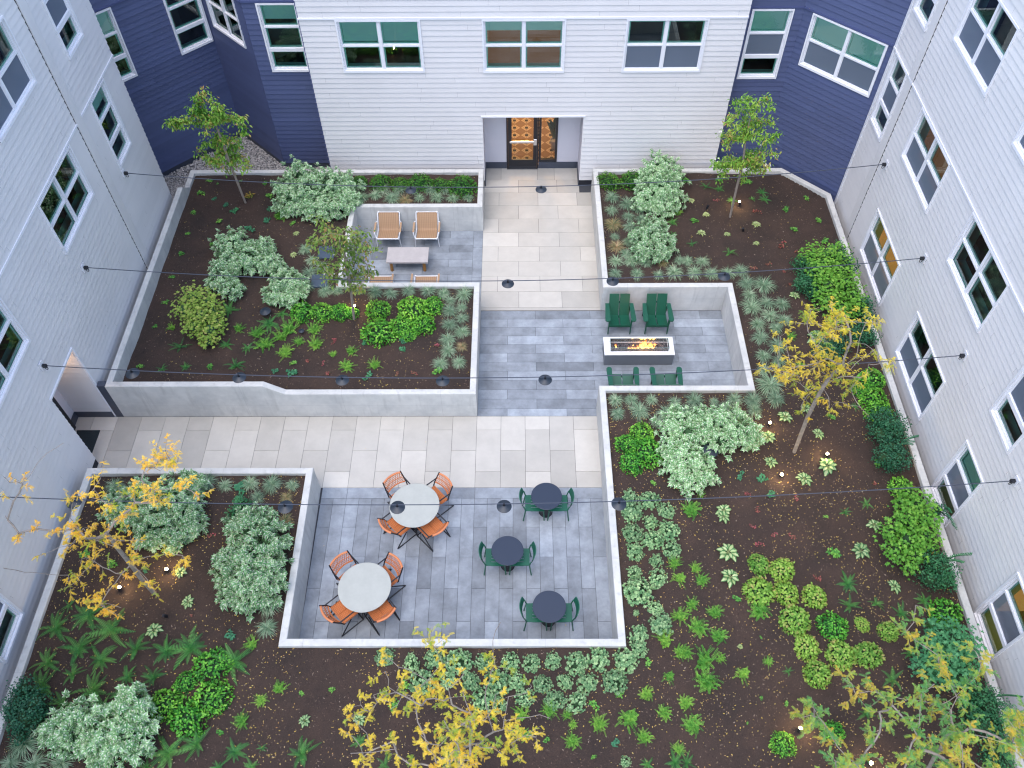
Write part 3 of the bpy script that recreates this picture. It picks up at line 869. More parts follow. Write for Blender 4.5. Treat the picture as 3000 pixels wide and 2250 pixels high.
# lobby behind the door
s = MB(); s.face([(-2.6, AY + .07, 0.004), (3.6, AY + .07, 0.004), (3.6, 27.5, 0.004), (-2.6, 27.5, 0.004)]); s.build('lobby_carpet', M['carpet'], CB)
s = MB()
s.face([(-2.6, AY + .07, 0), (-2.6, 27.5, 0), (-2.6, 27.5, 3), (-2.6, AY + .07, 3)]); s.face([(3.6, AY + .07, 0), (3.6, 27.5, 0), (3.6, 27.5, 3), (3.6, AY + .07, 3)])
s.face([(-2.6, 27.5, 0), (3.6, 27.5, 0), (3.6, 27.5, 3), (-2.6, 27.5, 3)]); s.face([(-2.6, AY + .07, 3), (3.6, AY + .07, 3), (3.6, 27.5, 3), (-2.6, 27.5, 3)])
for (a, b) in ((-2.6, DX0), (DX1, 3.6)): s.face([(a, AY + .07, 0), (b, AY + .07, 0), (b, AY + .07, 3), (a, AY + .07, 3)])
s.face([(DX0, AY + .07, 2.42), (DX1, AY + .07, 2.42), (DX1, AY + .07, 3), (DX0, AY + .07, 3)])
s.build('lobby_wall', M['slab'], CB)
lamp = tag(empty('lobby_lamp', (0.2, 24.6, 2.98)), 'warm ceiling lamp lighting the patterned lobby carpet behind the entrance', 'lamp')
s = MB(); s.lathe([(0.0, -0.06), (0.18, -0.06), (0.2, 0.0)], 20); s.build('lens', M['soffit_bulb'], lamp)
ld = bpy.data.lights.new('lobby_bulb', 'POINT'); ld.energy = 75; ld.color = (1.0, 0.60, 0.25); ld.shadow_soft_size = 0.2
lo = bpy.data.objects.new('bulb', ld); COL.objects.link(lo); lo.parent = lamp; lo.location = (0, 0, -0.25)
ip = tag(empty('potted_plant', (1.25, 23.05, 0)), 'dark leafy indoor plant seen through the sidelight glass', 'potted plant')
s = MB()
for k in range(9):
    a = k * 0.72; x, y, z = 0.05 * cos(a), 0.05 * sin(a), 0.35
    t = Vector((0.30 * cos(a), 0.30 * sin(a), 0.95 + 0.08 * (k % 3))); d = Vector((cos(a), sin(a), 0)); q = Vector((-sin(a), cos(a), 0)) * 0.09
    b0 = Vector((x, y, z)); mid = b0.lerp(t, 0.6) + Vector((0, 0, 0.12))
    s.face([b0, mid - q, t]); s.face([b0, t, mid + q])
s.build('foliage', surf('plant_dark', (0.02, 0.06, 0.03), 0.5), ip)
s = MB(); s.lathe([(0.0, 0.0), (0.11, 0.0), (0.15, 0.35), (0.13, 0.35), (0.12, 0.3), (0, 0.3)], 20); s.build('pot', M['slab'], ip)

# dark blue bays
r2 = sqrt(0.5)
BR = wing('dark blue clapboard bay at the back right corner beside the young tree')
W1 = Wall((6.13, 21.64), (1, 0), 1.59)
h1 = (6.37 - 6.13, 7.41 - 6.13, 3.56, 5.55)
make_wall(BR, W1, [h1], 'blue_siding', trim='blue_trim'); window(W1, BR, *h1, 'T', room='room_dark', blinds=(0.34,))
W2 = Wall((7.72, 21.64), (1, -1), 2.70)
dd = lambda x: (x - 7.72) * sqrt(2)
h2 = (dd(7.96), dd(9.47), 4.13, 5.55)
make_wall(BR, W2, [h2], 'blue_siding', trim='blue_trim'); window(W2, BR, *h2, 'W', room='room_dark', blinds=(0.49, 0.49), furn=1)
BL = wing('dark blue clapboard bay folded round the gravel corner at the back left')
W3 = Wall((-12.9, 20.0), (1, 1), 3.73 * sqrt(2)); da = lambda x: (x + 12.9) * sqrt(2)
ha = (da(-11.80), da(-11.05), 3.58, 5.55); hb = (da(-9.95), da(-9.24), 3.58, 5.55)
make_wall(BL, W3, [ha, hb], 'blue_siding', trim='blue_trim'); window(W3, BL, *ha, 'T', room='room_dark', blinds=(0.34,), screens=False); window(W3, BL, *hb, 'T', room='room_dark', screens=False)
W4 = Wall((-9.17, 23.72), (1, -1), 1.67 * sqrt(2)); db = lambda x: (x + 9.17) * sqrt(2)
h4 = (db(-8.91), db(-7.79), 4.15, 5.55)
make_wall(BL, W4, [h4], 'blue_siding', trim='blue_trim'); window(W4, BL, *h4, 'W', room='room_dark', furn=1, screens=False)
W5 = Wall((-7.50, 22.05), (1, 0), 1.70)
h5 = (7.5 - 7.06, 7.5 - 6.03, 3.58, 5.55)
make_wall(BL, W5, [h5], 'blue_siding', trim='blue_trim'); window(W5, BL, *h5, 'T', room='room_dark', blinds=(0.22,), screens=False)
# flat roofs with a parapet cap
def roof(b, pts, z=ZT):
    s = MB(); s.face([(x, y, z) for x, y in pts]); s.face([(x, y, z - 0.25) for x, y in reversed(pts)])
    n = len(pts)
    for i in range(n):
        a, c = pts[i], pts[(i + 1) % n]; s.face([(*a, z - 0.25), (*c, z - 0.25), (*c, z), (*a, z)])
    s.build('roof', M['roof'], b)
roof(R, [(9.57, -2.3), (20, -2.3), (20, 19.7), (9.57, 19.7)])
roof(LW_, [(-10.22, -2.3), (-20, -2.3), (-20, 19.49), (-10.22, 19.49)])
roof(CB, [(-5.79, 21.13), (6.12, 21.13), (6.12, 32), (-5.79, 32)])
roof(BR, [(6.14, 21.61), (7.70, 21.61), (9.6, 19.72), (20, 19.72), (20, 32), (6.14, 32)])
roof(BL, [(-12.9, 19.97), (-9.19, 23.68), (-7.51, 22.02), (-5.81, 22.02), (-5.81, 32), (-20, 32), (-20, 19.51), (-12.9, 19.51)])

# ------------------------------------------------------------------ furniture
# green slatted lounge chairs; local front faces -y, seat front edge at y = 0
def adirondack():
    r = empty('adirondack_chair')
    # seat and back: two wide boards each
    for sx in (-1, 1):
        s = MB(); x0, x1 = (0.012, 0.285) if sx > 0 else (-0.285, -0.012)
        for k in range(6):
            a, b = k / 6, (k + 1) / 6
            y0, y1 = 0.48 * a, 0.48 * b; z0, z1 = 0.385 - 0.10 * sin(a * 1.5), 0.385 - 0.10 * sin(b * 1.5)
            s.face([(x0, y0, z0), (x1, y0, z0), (x1, y1, z1), (x0, y1, z1)]); s.face([(x0, y0, z0 - .022), (x0, y1, z1 - .022), (x1, y1, z1 - .022), (x1, y0, z0 - .022)])
            for x in (x0, x1): s.face([(x, y0, z0 - .022), (x, y0, z0), (x, y1, z1), (x, y1, z1 - .022)])
        s.face([(x0, 0, .363), (x1, 0, .363), (x1, 0, .385), (x0, 0, .385)]); s.build('seat', M['green_poly'], r)
        s = MB(); a, b = Vector((0, 0.455, 0.27)), Vector((0, 0.70, 0.87)); nn = Vector((0, 0.022, -0.009))
        X0, X1 = Vector((x0, 0, 0)), Vector((x1 * 0.97 if sx > 0 else x1, 0, 0))
        if sx < 0: X0 = Vector((x0 * 0.97, 0, 0))
        P_ = [a + X0, a + X1, b + X1, b + X0]; Q_ = [p + nn for p in P_]
        s.face(P_); s.face(list(reversed(Q_)))
        for i in range(4): s.face([P_[i], Q_[i], Q_[(i + 1) % 4], P_[(i + 1) % 4]])
        s.build('backrest', M['green_poly'], r)
        # arm: wide rounded front, narrower to the rear
        s = MB(); xc = sx * 0.345
        out = []
        for k in range(9):
            t = pi + pi * k / 8; out.append((xc + 0.07 * cos(t), 0.015 + 0.07 * sin(t)))
        out += [(xc + 0.065 - (0.03 if sx > 0 else 0.0), 0.60), (xc - 0.065 + (0.03 if sx < 0 else 0), 0.60)]
        s.extrude(out, 0.585, 0.612); s.build('arm', M['green_poly'], r)
        # front leg: curved slab tapering down; rear leg
        s = MB(); x = sx * 0.30
        prof = [(0.075, 0.585), (0.05, 0.42), (0.035, 0.25), (0.02, 0.0)]
        for (w0, za), (w1, zb) in zip(prof, prof[1:]):
            ya, yb = 0.05, 0.03 if zb < 0.1 else 0.045
            for q in ([(x - .012, ya - w0, za), (x + .012, ya - w0, za), (x + .012, yb - w1, zb), (x - .012, yb - w1, zb)], [(x - .012, ya + w0, za), (x - .012, yb + w1, zb), (x + .012, yb + w1, zb), (x + .012, ya + w0, za)],
                      [(x - .012, ya - w0, za), (x - .012, yb - w1, zb), (x - .012, yb + w1, zb), (x - .012, ya + w0, za)], [(x + .012, ya - w0, za), (x + .012, ya + w0, za), (x + .012, yb + w1, zb), (x + .012, yb - w1, zb)]): s.face(q)
        s.build('leg', M['green_poly'], r)
        s = MB(); s.tube([(x, 0.55, 0.585), (x, 0.60, 0.3), (x, 0.70, 0.0)], 0.02, 6); s.build('leg', M['green_poly'], r)
    s = MB(); s.box(-0.29, 0.29, 0.44, 0.465, 0.20, 0.27); s.box(-0.29, 0.29, 0.02, 0.045, 0.29, 0.36)
    M_ = Matrix.Translation((0, 0, 0)); s.box(-0.26, 0.26, 0.625, 0.645, 0.60, 0.66)
    s.build('rail', M['green_poly'], r)
    return r
ad = adirondack()
AD = [(2.785, 14.955, 0, 'green lounge chair facing the photo bottom, left of the two against the wall'),
      (3.795, 14.955, 0, 'green lounge chair facing the photo bottom, right of the two against the wall'),
      (2.70, 13.30, pi, 'green lounge chair in front of the fire table, left one, half hidden by the wall'),
      (3.80, 13.30, pi, 'green lounge chair in front of the fire table, right one, half hidden by the wall')]
for i, (x, y, a, lab) in enumerate(AD):
    o = ad if i == 0 else copy_tree(ad)
    o.location = (x, y, 0); o.rotation_euler = (0, 0, a); tag(o, lab, 'lounge chair', 'green lounge chairs around the fire table')

# fire table
ft = tag(empty('fire_table', (3.21, 14.187, 0)), 'long grey fire table with a pale top and burning flames behind glass', 'fire table')
s = MB(); s.box(-0.905, 0.905, -0.29, 0.29, 0.012, 0.425); s.build('body', M['fire_body'], ft)
s = MB()
for (a, b, c, d) in ((-0.92, 0.92, -0.305, -0.185), (-0.92, 0.92, 0.125, 0.305), (-0.92, -0.75, -0.185, 0.125), (0.76, 0.92, -0.185, 0.125)): s.box(a, b, c, d, 0.4253, 0.45)
s.build('top', M['fire_lid'], ft)
s = MB(); s.box(-0.75, 0.76, -0.185, 0.125, 0.4255, 0.43); s.build('tray', M['black_metal'], ft)
s = MB()
for _ in range(760):
    x, y = rnd.uniform(-0.735, 0.745), rnd.uniform(-0.17, 0.11); r = rnd.uniform(0.010, 0.020); z = 0.432 + rnd.uniform(0, 0.012); t = rnd.betavariate(1.2, 1.6)
    ring = [(x + r * cos(q), y + r * sin(q) * 0.8, z) for q in (0.3, 1.5, 2.7, 3.9, 5.2)]; tp = (x + r * .2, y, z + r * 0.8)
    for k in range(5): s.face([ring[k], ring[(k + 1) % 5], tp], t)
tag(s.build('lava_rocks', M['lava'], ft), kind='stuff')
s = MB()
for (A, B2) in (((-0.755, -0.19), (0.765, -0.19)), ((0.765, -0.19), (0.765, 0.13)), ((0.765, 0.13), (-0.755, 0.13)), ((-0.755, 0.13), (-0.755, -0.19))):
    s.face([(*A, 0.452), (*B2, 0.452), (*B2, 0.60), (*A, 0.60)])
gg = s.build('glass_guard', M['clear_glass'], ft)
s = MB()
for (A, B2) in (((-0.755, -0.19), (0.765, -0.19)), ((0.765, -0.19), (0.765, 0.13)), ((0.765, 0.13), (-0.755, 0.13)), ((-0.755, 0.13), (-0.755, -0.19))):
    s.tube([(*A, 0.601), (*B2, 0.601)], 0.003, 4)
for A in ((-0.755, -0.19), (0.765, -0.19), (0.765, 0.13), (-0.755, 0.13)): s.tube([(*A, 0.452), (*A, 0.60)], 0.003, 4)
s.build('edge', surf('glass_edge', (0.35, 0.5, 0.48), 0.3), gg)
s = MB()
def tongue(x, y, h, w, lean):
    global s
    for ang in (0.2, 1.7):
        dx, dy = cos(ang), sin(ang); L_ = []
        for k in range(8):
            t = k / 7; ww = w * (sin(min(1, t * 1.6 + 0.25) * pi * 0.5) if t < 0.4 else (1 - t) ** 0.8 * 1.25)
            cx = x + lean * t * t + 0.02 * sin(t * 7 + x * 40); cy = y + 0.015 * sin(t * 6 + y * 50)
            L_.append(((cx - dx * ww, cy - dy * ww, 0.44 + h * t), (cx + dx * ww, cy + dy * ww, 0.44 + h * t), t))
        for a, b in zip(L_, L_[1:]): s.face([a[0], a[1], b[1], b[0]], 0.5, [(0, a[2]), (1, a[2]), (1, b[2]), (0, b[2])])
for _ in range(34):
    x = min(0.42, max(-0.16, rnd.gauss(0.13, 0.15))); h = max(0.06, 0.24 - abs(x - 0.15) * 0.5) * rnd.uniform(0.5, 1.1)
    tongue(x, rnd.uniform(-0.11, 0.05), h, rnd.uniform(0.018, 0.04), rnd.uniform(-0.05, 0.05))
s.build('flames', M['flame'], ft); s = MB()
for q in range(3): tongue(-0.62 + 0.01 * q, -0.05, 0.16 - 0.03 * q, 0.018, 0.01)
s.build('flames', M['flame'], ft); s = MB()
for q in range(5): tongue(-0.28 + 0.05 * q, -0.08, 0.06, 0.02, 0.02)
s.build('flames', M['flame'], ft)
ld = bpy.data.lights.new('fire_glow', 'POINT'); ld.energy = 5; ld.color = (1.0, 0.45, 0.15); ld.shadow_soft_size = 0.12
lo = bpy.data.objects.new('fire_glow', ld); COL.objects.link(lo); lo.parent = ft; lo.location = (0.12, -0.03, 0.62)

# coffee table on wooden legs
ct = tag(empty('coffee_table', (-3.155, 17.648, 0)), 'low concrete-topped coffee table on thick wooden legs between the tan chairs', 'table')
s = MB(); s.box(-0.60, 0.60, -0.31, 0.31, 0.365, 0.42, b=0.006); s.build('tabletop', M['slab'], ct)
for sx in (-1, 1):
    for sy_ in (-1, 1):
        s = MB(); x = sx * 0.475; y = sy_ * 0.235
        s.tube([(x, y, 0.365), (x - sx * 0.0, y, 0.0)], 0.045, 4); s.build('leg', M['wood'], ct)
s = MB(); s.box(-0.43, 0.43, -0.02, 0.02, 0.28, 0.363)
for sx in (-1, 1): s.box(sx * 0.475 - 0.02, sx * 0.475 + 0.02, -0.20, 0.20, 0.28, 0.363)
s.build('stretcher', M['wood'], ct)

# tan woven easy chairs, front faces -y, seat front at y = 0
def easy_chair():
    r = empty('easy_chair')
    prof = [(0.0, 0.40), (0.10, 0.395), (0.22, 0.375), (0.34, 0.35), (0.42, 0.345), (0.47, 0.37), (0.52, 0.44), (0.60, 0.56), (0.68, 0.67), (0.75, 0.755)]
    s = MB()
    nx = 22
    for i in range(len(prof) - 1):
        (ya, za), (yb, zb) = prof[i], prof[i + 1]
        for q in range(4):
            y0, z0 = ya + (yb - ya) * q / 4, za + (zb - za) * q / 4; y1, z1 = ya + (yb - ya) * (q + 1) / 4, za + (zb - za) * (q + 1) / 4
            for k in range(nx):
                x0, x1 = -0.295 + 0.59 * k / nx, -0.295 + 0.59 * (k + 1) / nx
                edge = k in (0, 1, nx - 1, nx - 2)
                s.face([(x0, y0, z0), (x1, y0, z0), (x1, y1, z1), (x0, y1, z1)], 0.62 if edge else (0.75 if (k % 2) else 0.3) + (0.08 if (q % 2) else 0))
    s.build('sling', M['tan_weave'], r)
    for sx in (-1, 1):
        x = sx * 0.325
        s = MB()
        s.tube([(x, y, z) for y, z in prof[:5]] + [(x, y, z) for y, z in prof[5:]], 0.016, 8)
        s.tube([(x - sx * .012, -0.02, 0.40), (x - sx * .03, 0.01, 0.40)], 0.026, 8); s.tube([(x - sx * .012, 0.755, 0.765), (x - sx * .05, 0.755, 0.765)], 0.028, 8)
        s.build('side_rail', M['white_metal'], r)
        xa = sx * 0.375
        s = MB(); s.tube([(x + sx * .01, 0.02, 0.40), (xa, 0.06, 0.56), (xa, 0.10, 0.575)], 0.012, 8); s.tube([(x + sx * .01, 0.05, 0.40), (xa - sx * .02, 0.08, 0.0)], 0.014, 8); s.build('leg', M['white_metal'], r)
        s = MB(); s.tube([(xa, 0.52, 0.575), (x, 0.58, 0.56)], 0.012, 8); s.tube([(xa, 0.50, 0.575), (x + sx * 0.03, 0.62, 0.30), (x + sx * 0.03, 0.72, 0.0)], 0.014, 8); s.build('leg', M['white_metal'], r)
        s = MB(); s.box(xa - 0.028, xa + 0.028, 0.08, 0.50, 0.572, 0.592, b=0.008); s.build('arm', M['tan_arm'], r)
    s = MB(); s.tube([(-0.325, -0.005, 0.395), (0.325, -0.005, 0.395)], 0.018, 8); s.tube([(-0.32, 0.76, 0.76), (0.32, 0.76, 0.76)], 0.016, 8); s.build('cross_rail', M['white_metal'], r)
    return r
ec = easy_chair()
EC = [(-3.80, 18.335, 0, 'tan woven easy chair against the back terrace wall, left one'), (-2.66, 18.335, 0, 'tan woven easy chair against the back terrace wall, right one'),
      (-3.86, 16.80, pi, 'tan woven easy chair in front of the coffee table, left one, mostly hidden'), (-2.565, 16.80, pi, 'tan woven easy chair in front of the coffee table, right one, mostly hidden')]
for i, (x, y, a, lab) in enumerate(EC):
    o = ec if i == 0 else copy_tree(ec)
    o.location = (x, y, 0); o.rotation_euler = (0, 0, a); tag(o, lab, 'easy chair', 'tan easy chairs on the lounge terrace')

# round concrete dining tables
def round_table():
    r = empty('round_table')
    s = MB(); s.lathe([(0.0, 0.705), (0.52, 0.705), (0.56, 0.715), (0.565, 0.735), (0.555, 0.742), (0.0, 0.742)], 64); s.build('tabletop', M['table_top_conc'], r)
    s = MB(); s.lathe([(0.0, 0.0), (0.26, 0.0), (0.24, 0.03), (0.07, 0.10), (0.06, 0.68), (0.16, 0.704)], 32); s.build('pedestal', M['black_metal'], r)
    return r
rt = round_table(); rt.location = (-2.325, 9.29, 0); tag(rt, 'round grey concrete table with orange chairs, nearer the pale cross walk', 'table', 'round concrete dining tables')
rt2 = copy_tree(rt); rt2.location = (-3.245, 7.325, 0); rt2['label'] = 'round grey concrete table with orange chairs, in the lower left terrace corner'

def rope_chair():
    """origin under the seat, forward is +y"""
    r = empty('rope_chair')
    s = MB()                                            # woven seat: rows of rope across
    nr = 26
    for k in range(nr):
        y0 = -0.235 + 0.49 * k / nr; y1 = -0.235 + 0.49 * (k + 0.78) / nr
        zz = lambda y: 0.445 - 0.018 * cos(y * 6) + (0.012 if y > 0.2 else 0)
        for q in range(6):
            a, b = -0.25 + 0.5 * q / 6, -0.25 + 0.5 * (q + 1) / 6
            s.face([(a, y0, zz(y0)), (b, y0, zz(y0)), (b, y1, zz(y1) + .002), (a, y1, zz(y1) + .002)], 0.5 + 0.4 * ((k + q) % 2) + 0.05 * (k % 3))
    s.face([(-0.24, -0.23, 0.42), (0.24, -0.23, 0.42), (0.24, 0.25, 0.425), (-0.24, 0.25, 0.425)], 0.15)
    for k in range(3):
        x = (-0.24, 0, 0.24)[k]; s.tube([(x, -0.235, 0.436), (x, 0.255, 0.44)], 0.008, 5, 0.4)
    s.build('seat', M['orange_rope'], r)
    s = MB()                                            # woven back, curved backwards
    def bp(t, h):                                       # t -1..1 across, h 0..1 up
        return Vector((0.235 * t, -0.262 - 0.13 * h - 0.06 * (1 - t * t), 0.575 + 0.22 * h))
    n = 22
    for k in range(n + 1):
        t = -1 + 2 * k / n
        for hh in range(5):
            h0, h1 = hh / 5, (hh + 1) / 5; o = 0.016 * (1 if (k + hh) % 2 else -1)
            a, b = bp(t, h0), bp(t + o * 2, h1); w_ = 0.0055
            for f in (0,): s.tube([a, b], w_, 4, 0.35 + 0.4 * ((k + hh) % 2), cap=False)
    for h in (0.0, 0.5, 0.98):
        s.tube([bp(-1 + 2 * q / 8, h) for q in range(9)], 0.009 if h else 0.016, 6, 0.5)
    s.build('backrest', M['orange_rope'], r)
    s = MB(); s.tube([bp(-1 + 2 * q / 10, 1.06) for q in range(11)], 0.024, 8); s.build('top_rail', M['orange_pad'], r)
    for sx in (-1, 1):
        x = sx * 0.262
        s = MB(); s.tube([(x, -0.22, 0.44), (x, -0.26, 0.56), (sx * .245, -0.41, 0.84)], 0.015, 8)
        s.tube([(x, -0.315, 0.655), (x, 0.0, 0.66), (x, 0.24, 0.645)], 0.0155, 8); s.build('arm', M['black_metal'], r)
        s = MB(); s.tube([(x, 0.24, 0.645), (x, 0.26, 0.60), (x, 0.19, 0.02)], 0.013, 8)
        s.tube([(x, -0.05, 0.43), (x, -0.34, 0.05), (x, -0.36, 0.022), (x, -0.33, 0.014), (x, 0.20, 0.014)], 0.0135, 8); s.build('leg', M['black_metal'], r)
    for (y_, z_) in ((-0.2, 0.425), (0.235, 0.43), (0.19, 0.02)):
        s = MB(); s.tube([(-0.262, y_, z_), (0.262, y_, z_)], 0.0125, 6); s.build('crossbar', M['black_metal'], r)
    return r
rc = rope_chair(); first = True
for (tx, ty, tn, lst) in ((-2.325, 9.29, 'the concrete table nearer the cross walk', [(-2.877, 9.95), (-1.652, 9.888), (-1.711, 8.656), (-2.922, 8.73)]),
                          (-3.245, 7.325, 'the concrete table in the lower left corner', [(-3.85, 7.93), (-2.63, 7.886), (-2.726, 6.69), (-3.935, 6.70)])):
    for (bx, by), wh in zip(lst, ('behind left of', 'behind right of', 'in front right of', 'in front left of')):
        o = rc if first else copy_tree(rc); first = False
        d = Vector((tx - bx, ty - by, 0)); a = math.atan2(d.y, d.x) - pi / 2; d.normalize()
        o.location = (bx + d.x * 0.39, by + d.y * 0.39, 0); o.rotation_euler = (0, 0, a)
        tag(o, 'orange woven rope armchair %s %s' % (wh, tn), 'armchair', 'orange rope armchairs')

# black bistro tables and green cafe chairs
bt = empty('bistro_table')
s = MB(); s.lathe([(0, .722), (.335, .722), (.352, .73), (.352, .738), (.346, .742), (0, .742)], 56); s.build('tabletop', M['dark_top'], bt)
s = MB(); s.lathe([(0, 0), (.16, 0), (.16, .02), (.15, .03), (.145, .69), (.10, .72)], 36); s.build('drum_base', M['black_metal'], bt)
BTS = [(0.668, 9.515, 'farthest back, by the pale cross walk'), (-0.215, 8.165, 'the middle one, set to the left'), (0.667, 6.89, 'the lowest, near the terrace front wall')]
def cafe_chair():
    """origin at seat centre on the ground, forward +y"""
    r = empty('cafe_chair')
    s = MB()
    # seat with four long slots
    xs = [-0.21, -0.122, -0.104, -0.046, -0.028, 0.028, 0.046, 0.104, 0.122, 0.21]
    def bar(x0, x1, y0, y1): s.box(x0, x1, y0, y1, 0.432, 0.452)
    for k in range(0, 10, 2): bar(xs[k], xs[k + 1], -0.09, 0.13)
    bar(-0.21, 0.21, 0.1301, 0.22); bar(-0.205, 0.205, -0.22, -0.0901)
    s.build('seat', M['green_cafe'], r)
    s = MB(); n = 12
    def bp(t, h): return Vector((0.215 * t, -0.245 - 0.05 * h - 0.055 * (1 - t * t), 0.60 + 0.20 * h - 0.02 * t * t * h))
    for k in range(n):
        t0, t1 = -1 + 2 * k / n, -1 + 2 * (k + 1) / n
        a = [bp(t0, 0), bp(t1, 0), bp(t1, 1), bp(t0, 1)]; b = [p + Vector((0, -0.014, 0)) for p in a]
        s.face(a); s.face(list(reversed(b))); s.face([a[3], a[2], b[2], b[3]]); s.face([a[0], b[0], b[1], a[1]])
    s.build('backrest', M['green_cafe'], r)
    for sx in (-1, 1):
        s = MB(); s.tube([(sx * .20, .20, .44), (sx * .215, .225, 0)], .014, 8); s.build('leg', M['green_cafe'], r)
        s = MB(); s.tube([(sx * .205, -.25, .62), (sx * .20, -.215, .45), (sx * .212, -.235, .25), (sx * .222, -.262, 0)], .015, 8); s.build('leg', M['green_cafe'], r)
    return r
cc = cafe_chair(); first = True
for i, (x, y, w_) in enumerate(BTS):
    o = bt if i == 0 else copy_tree(bt)
    o.location = (x, y, 0); tag(o, 'small round black bistro table, ' + w_, 'bistro table', 'black bistro tables')
    nm = ('top', 'middle', 'lowest')[i]
    for sx, sd in ((-1, 'left'), (1, 'right')):
        c_ = cc if first else copy_tree(cc); first = False
        c_.location = (x + sx * 0.265, y - 0.015, 0); c_.rotation_euler = (0, 0, -pi / 2 if sx < 0 else pi / 2)
        tag(c_, 'green slotted cafe chair on the %s side of the %s black bistro table' % (sd, nm), 'cafe chair', 'green cafe chairs')

# ------------------------------------------------------------------ cables and pendant lamps
CAB = [((-10.25, 17.556, 3.456), (9.6, 17.70, 3.545), [(-2.815, 2.894), (0.649, 2.891)], 'farthest back'),
       ((-10.25, 14.142, 3.434), (9.6, 14.285, 3.526), [(-0.217, 2.888), (2.312, 2.908), (4.976, 3.02)], 'second from the back'),
       ((-10.25, 11.212, 3.409), (9.6, 11.353, 3.524), [(-8.377, 3.159), (-6.10, 2.967), (-3.854, 2.86), (-1.643, 2.82), (0.623, 2.869)], 'third from the back'),
       ((-10.25, 8.0, 3.43), (9.6, 8.28, 3.493), [(-8.621, 3.171), (-4.581, 2.98), (-2.376, 2.90), (-0.259, 2.87), (2.017, 2.90)], 'nearest the camera')]
pen = empty('pendant_lamp')
s = MB(); s.lathe([(0.148, -0.075), (0.15, -0.068), (0.06, -0.028), (0.03, -0.02), (0.0, -0.02)], 40)
s.lathe([(0.0, -0.06), (0.05, -0.052), (0.144, -0.076)], 40); s.build('shade', M['lamp_shade'], pen)
s = MB(); s.lathe([(0.022, -0.03), (0.024, 0.03), (0.02, 0.045), (0.0, 0.045)], 16); s.build('socket', M['black_metal'], pen)
s = MB(); s.lathe([(0.0, -0.105), (0.022, -0.09), (0.026, -0.07), (0.014, -0.05)], 14); s.build('bulb', surf('frosted', (0.7, 0.68, 0.6), 0.4), pen)
brk = empty('cable_anchor')
s = MB(); s.box(0, 0.02, -0.07, 0.07, -0.11, 0.11); s.build('plate', M['white_trim'], brk)
s = MB(); s.box(0.02, 0.11, -0.03, 0.03, -0.04, 0.04, b=0.008); s.tube([(0.06, 0, -0.04)] + [(0.07 + 0.03 * sin(q), 0, -0.085 - 0.045 * cos(q) * -1) for q in (0.3, 1.2, 2.2, 3.1, 4.0, 5.0, 6.0)], 0.008, 6); s.build('hook', M['black_metal'], brk)
ORD = ['first', 'second', 'third', 'fourth', 'fifth', 'sixth', 'seventh', 'eighth', 'ninth', 'tenth', 'eleventh', 'twelfth', 'thirteenth', 'fourteenth', 'fifteenth', 'sixteenth', 'seventeenth', 'eighteenth', 'nineteenth', 'twentieth']
fp = fb = True
for (A, B, lamps, nm) in CAB:
    A, B = Vector(A), Vector(B)
    a = A + Vector((0.11, 0, 0)); b = B - Vector((0.11, 0, 0))
    def cz(x):
        t = (x - a.x) / (b.x - a.x)
        zz = a.z + (b.z - a.z) * t - 4 * 0.60 * t * (1 - t)
        return Vector((x, a.y + (b.y - a.y) * t, zz))
    s = MB(); s.tube([cz(a.x + (b.x - a.x) * k / 60) for k in range(61)], 0.0105, 6)
    tag(s.build('cable', M['cable']), 'thin dark lighting cable strung between both wings, ' + nm, 'cable', 'lighting cables over the courtyard')
    for k, (x, z) in enumerate(lamps):
        o = pen if fp else copy_tree(pen); fp = False
        p = cz(x); o.location = (p.x, p.y, p.z - 0.035)
        tag(o, 'black disc pendant lamp, %s from the left on the cable %s' % (ORD[k], nm), 'pendant lamp', 'pendant lamps on the cables')
    for P_, sd, ang in ((A, 'left', 0), (B, 'right', pi)):
        o = brk if fb else copy_tree(brk); fb = False
        o.location = (P_.x + (0.018 if sd == 'left' else -0.018), P_.y, P_.z); o.rotation_euler = (0, 0, ang)
        tag(o, 'black wall hook on the %s wing holding the cable %s' % (sd, nm), 'wall bracket', 'cable anchors on the walls')

# ------------------------------------------------------------------ garden lights
bol = empty('path_light')
s = MB(); s.lathe([(0.0, 0.28), (0.03, 0.285), (0.19, 0.235), (0.195, 0.228), (0.03, 0.25), (0.0, 0.25)], 36); s.build('cap', M['lamp_shade'], bol)
s = MB(); s.lathe([(0.0, 0.0), (0.03, 0.0), (0.03, 0.25)], 16); s.build('stem', M['black_metal'], bol)
for i, (x, y, sc, lab) in enumerate([(-6.65, 14.93, 0.75, 'black mushroom path light in the left planter below the pale shrub'), (-5.62, 14.32, 0.38, 'tiny black mushroom light among the lime ferns of the left planter'), (4.46, 10.52, 1.0, 'black mushroom path light wedged between the variegated shrubs below the fire terrace')]):
    o = bol if i == 0 else copy_tree(bol)
    o.location = (x, y, 0.84); o.scale = (sc,) * 3; tag(o, lab, 'path light', 'mushroom path lights')
spt = empty('spotlight')
s = MB(); s.tube([(0, 0, 0.06), (0.035, 0, 0.16)], 0.034, 14, cap=True); s.build('housing', M['black_metal'], spt)
s = MB(); s.tube([(0, 0, -0.02), (0, 0, 0.07)], 0.009, 8); s.build('stake', M['black_metal'], spt)
lens = MB(); dv = Vector((0.035, 0, 0.10)).normalized(); lens.tube([Vector((0.035, 0, 0.16)) + dv * 0.001, Vector((0.035, 0, 0.16)) + dv * 0.006], 0.032, 14)
lens_me = lens.mesh('lens', M['bulb']); lens_off = lens.mesh('lens', M['black_metal'])
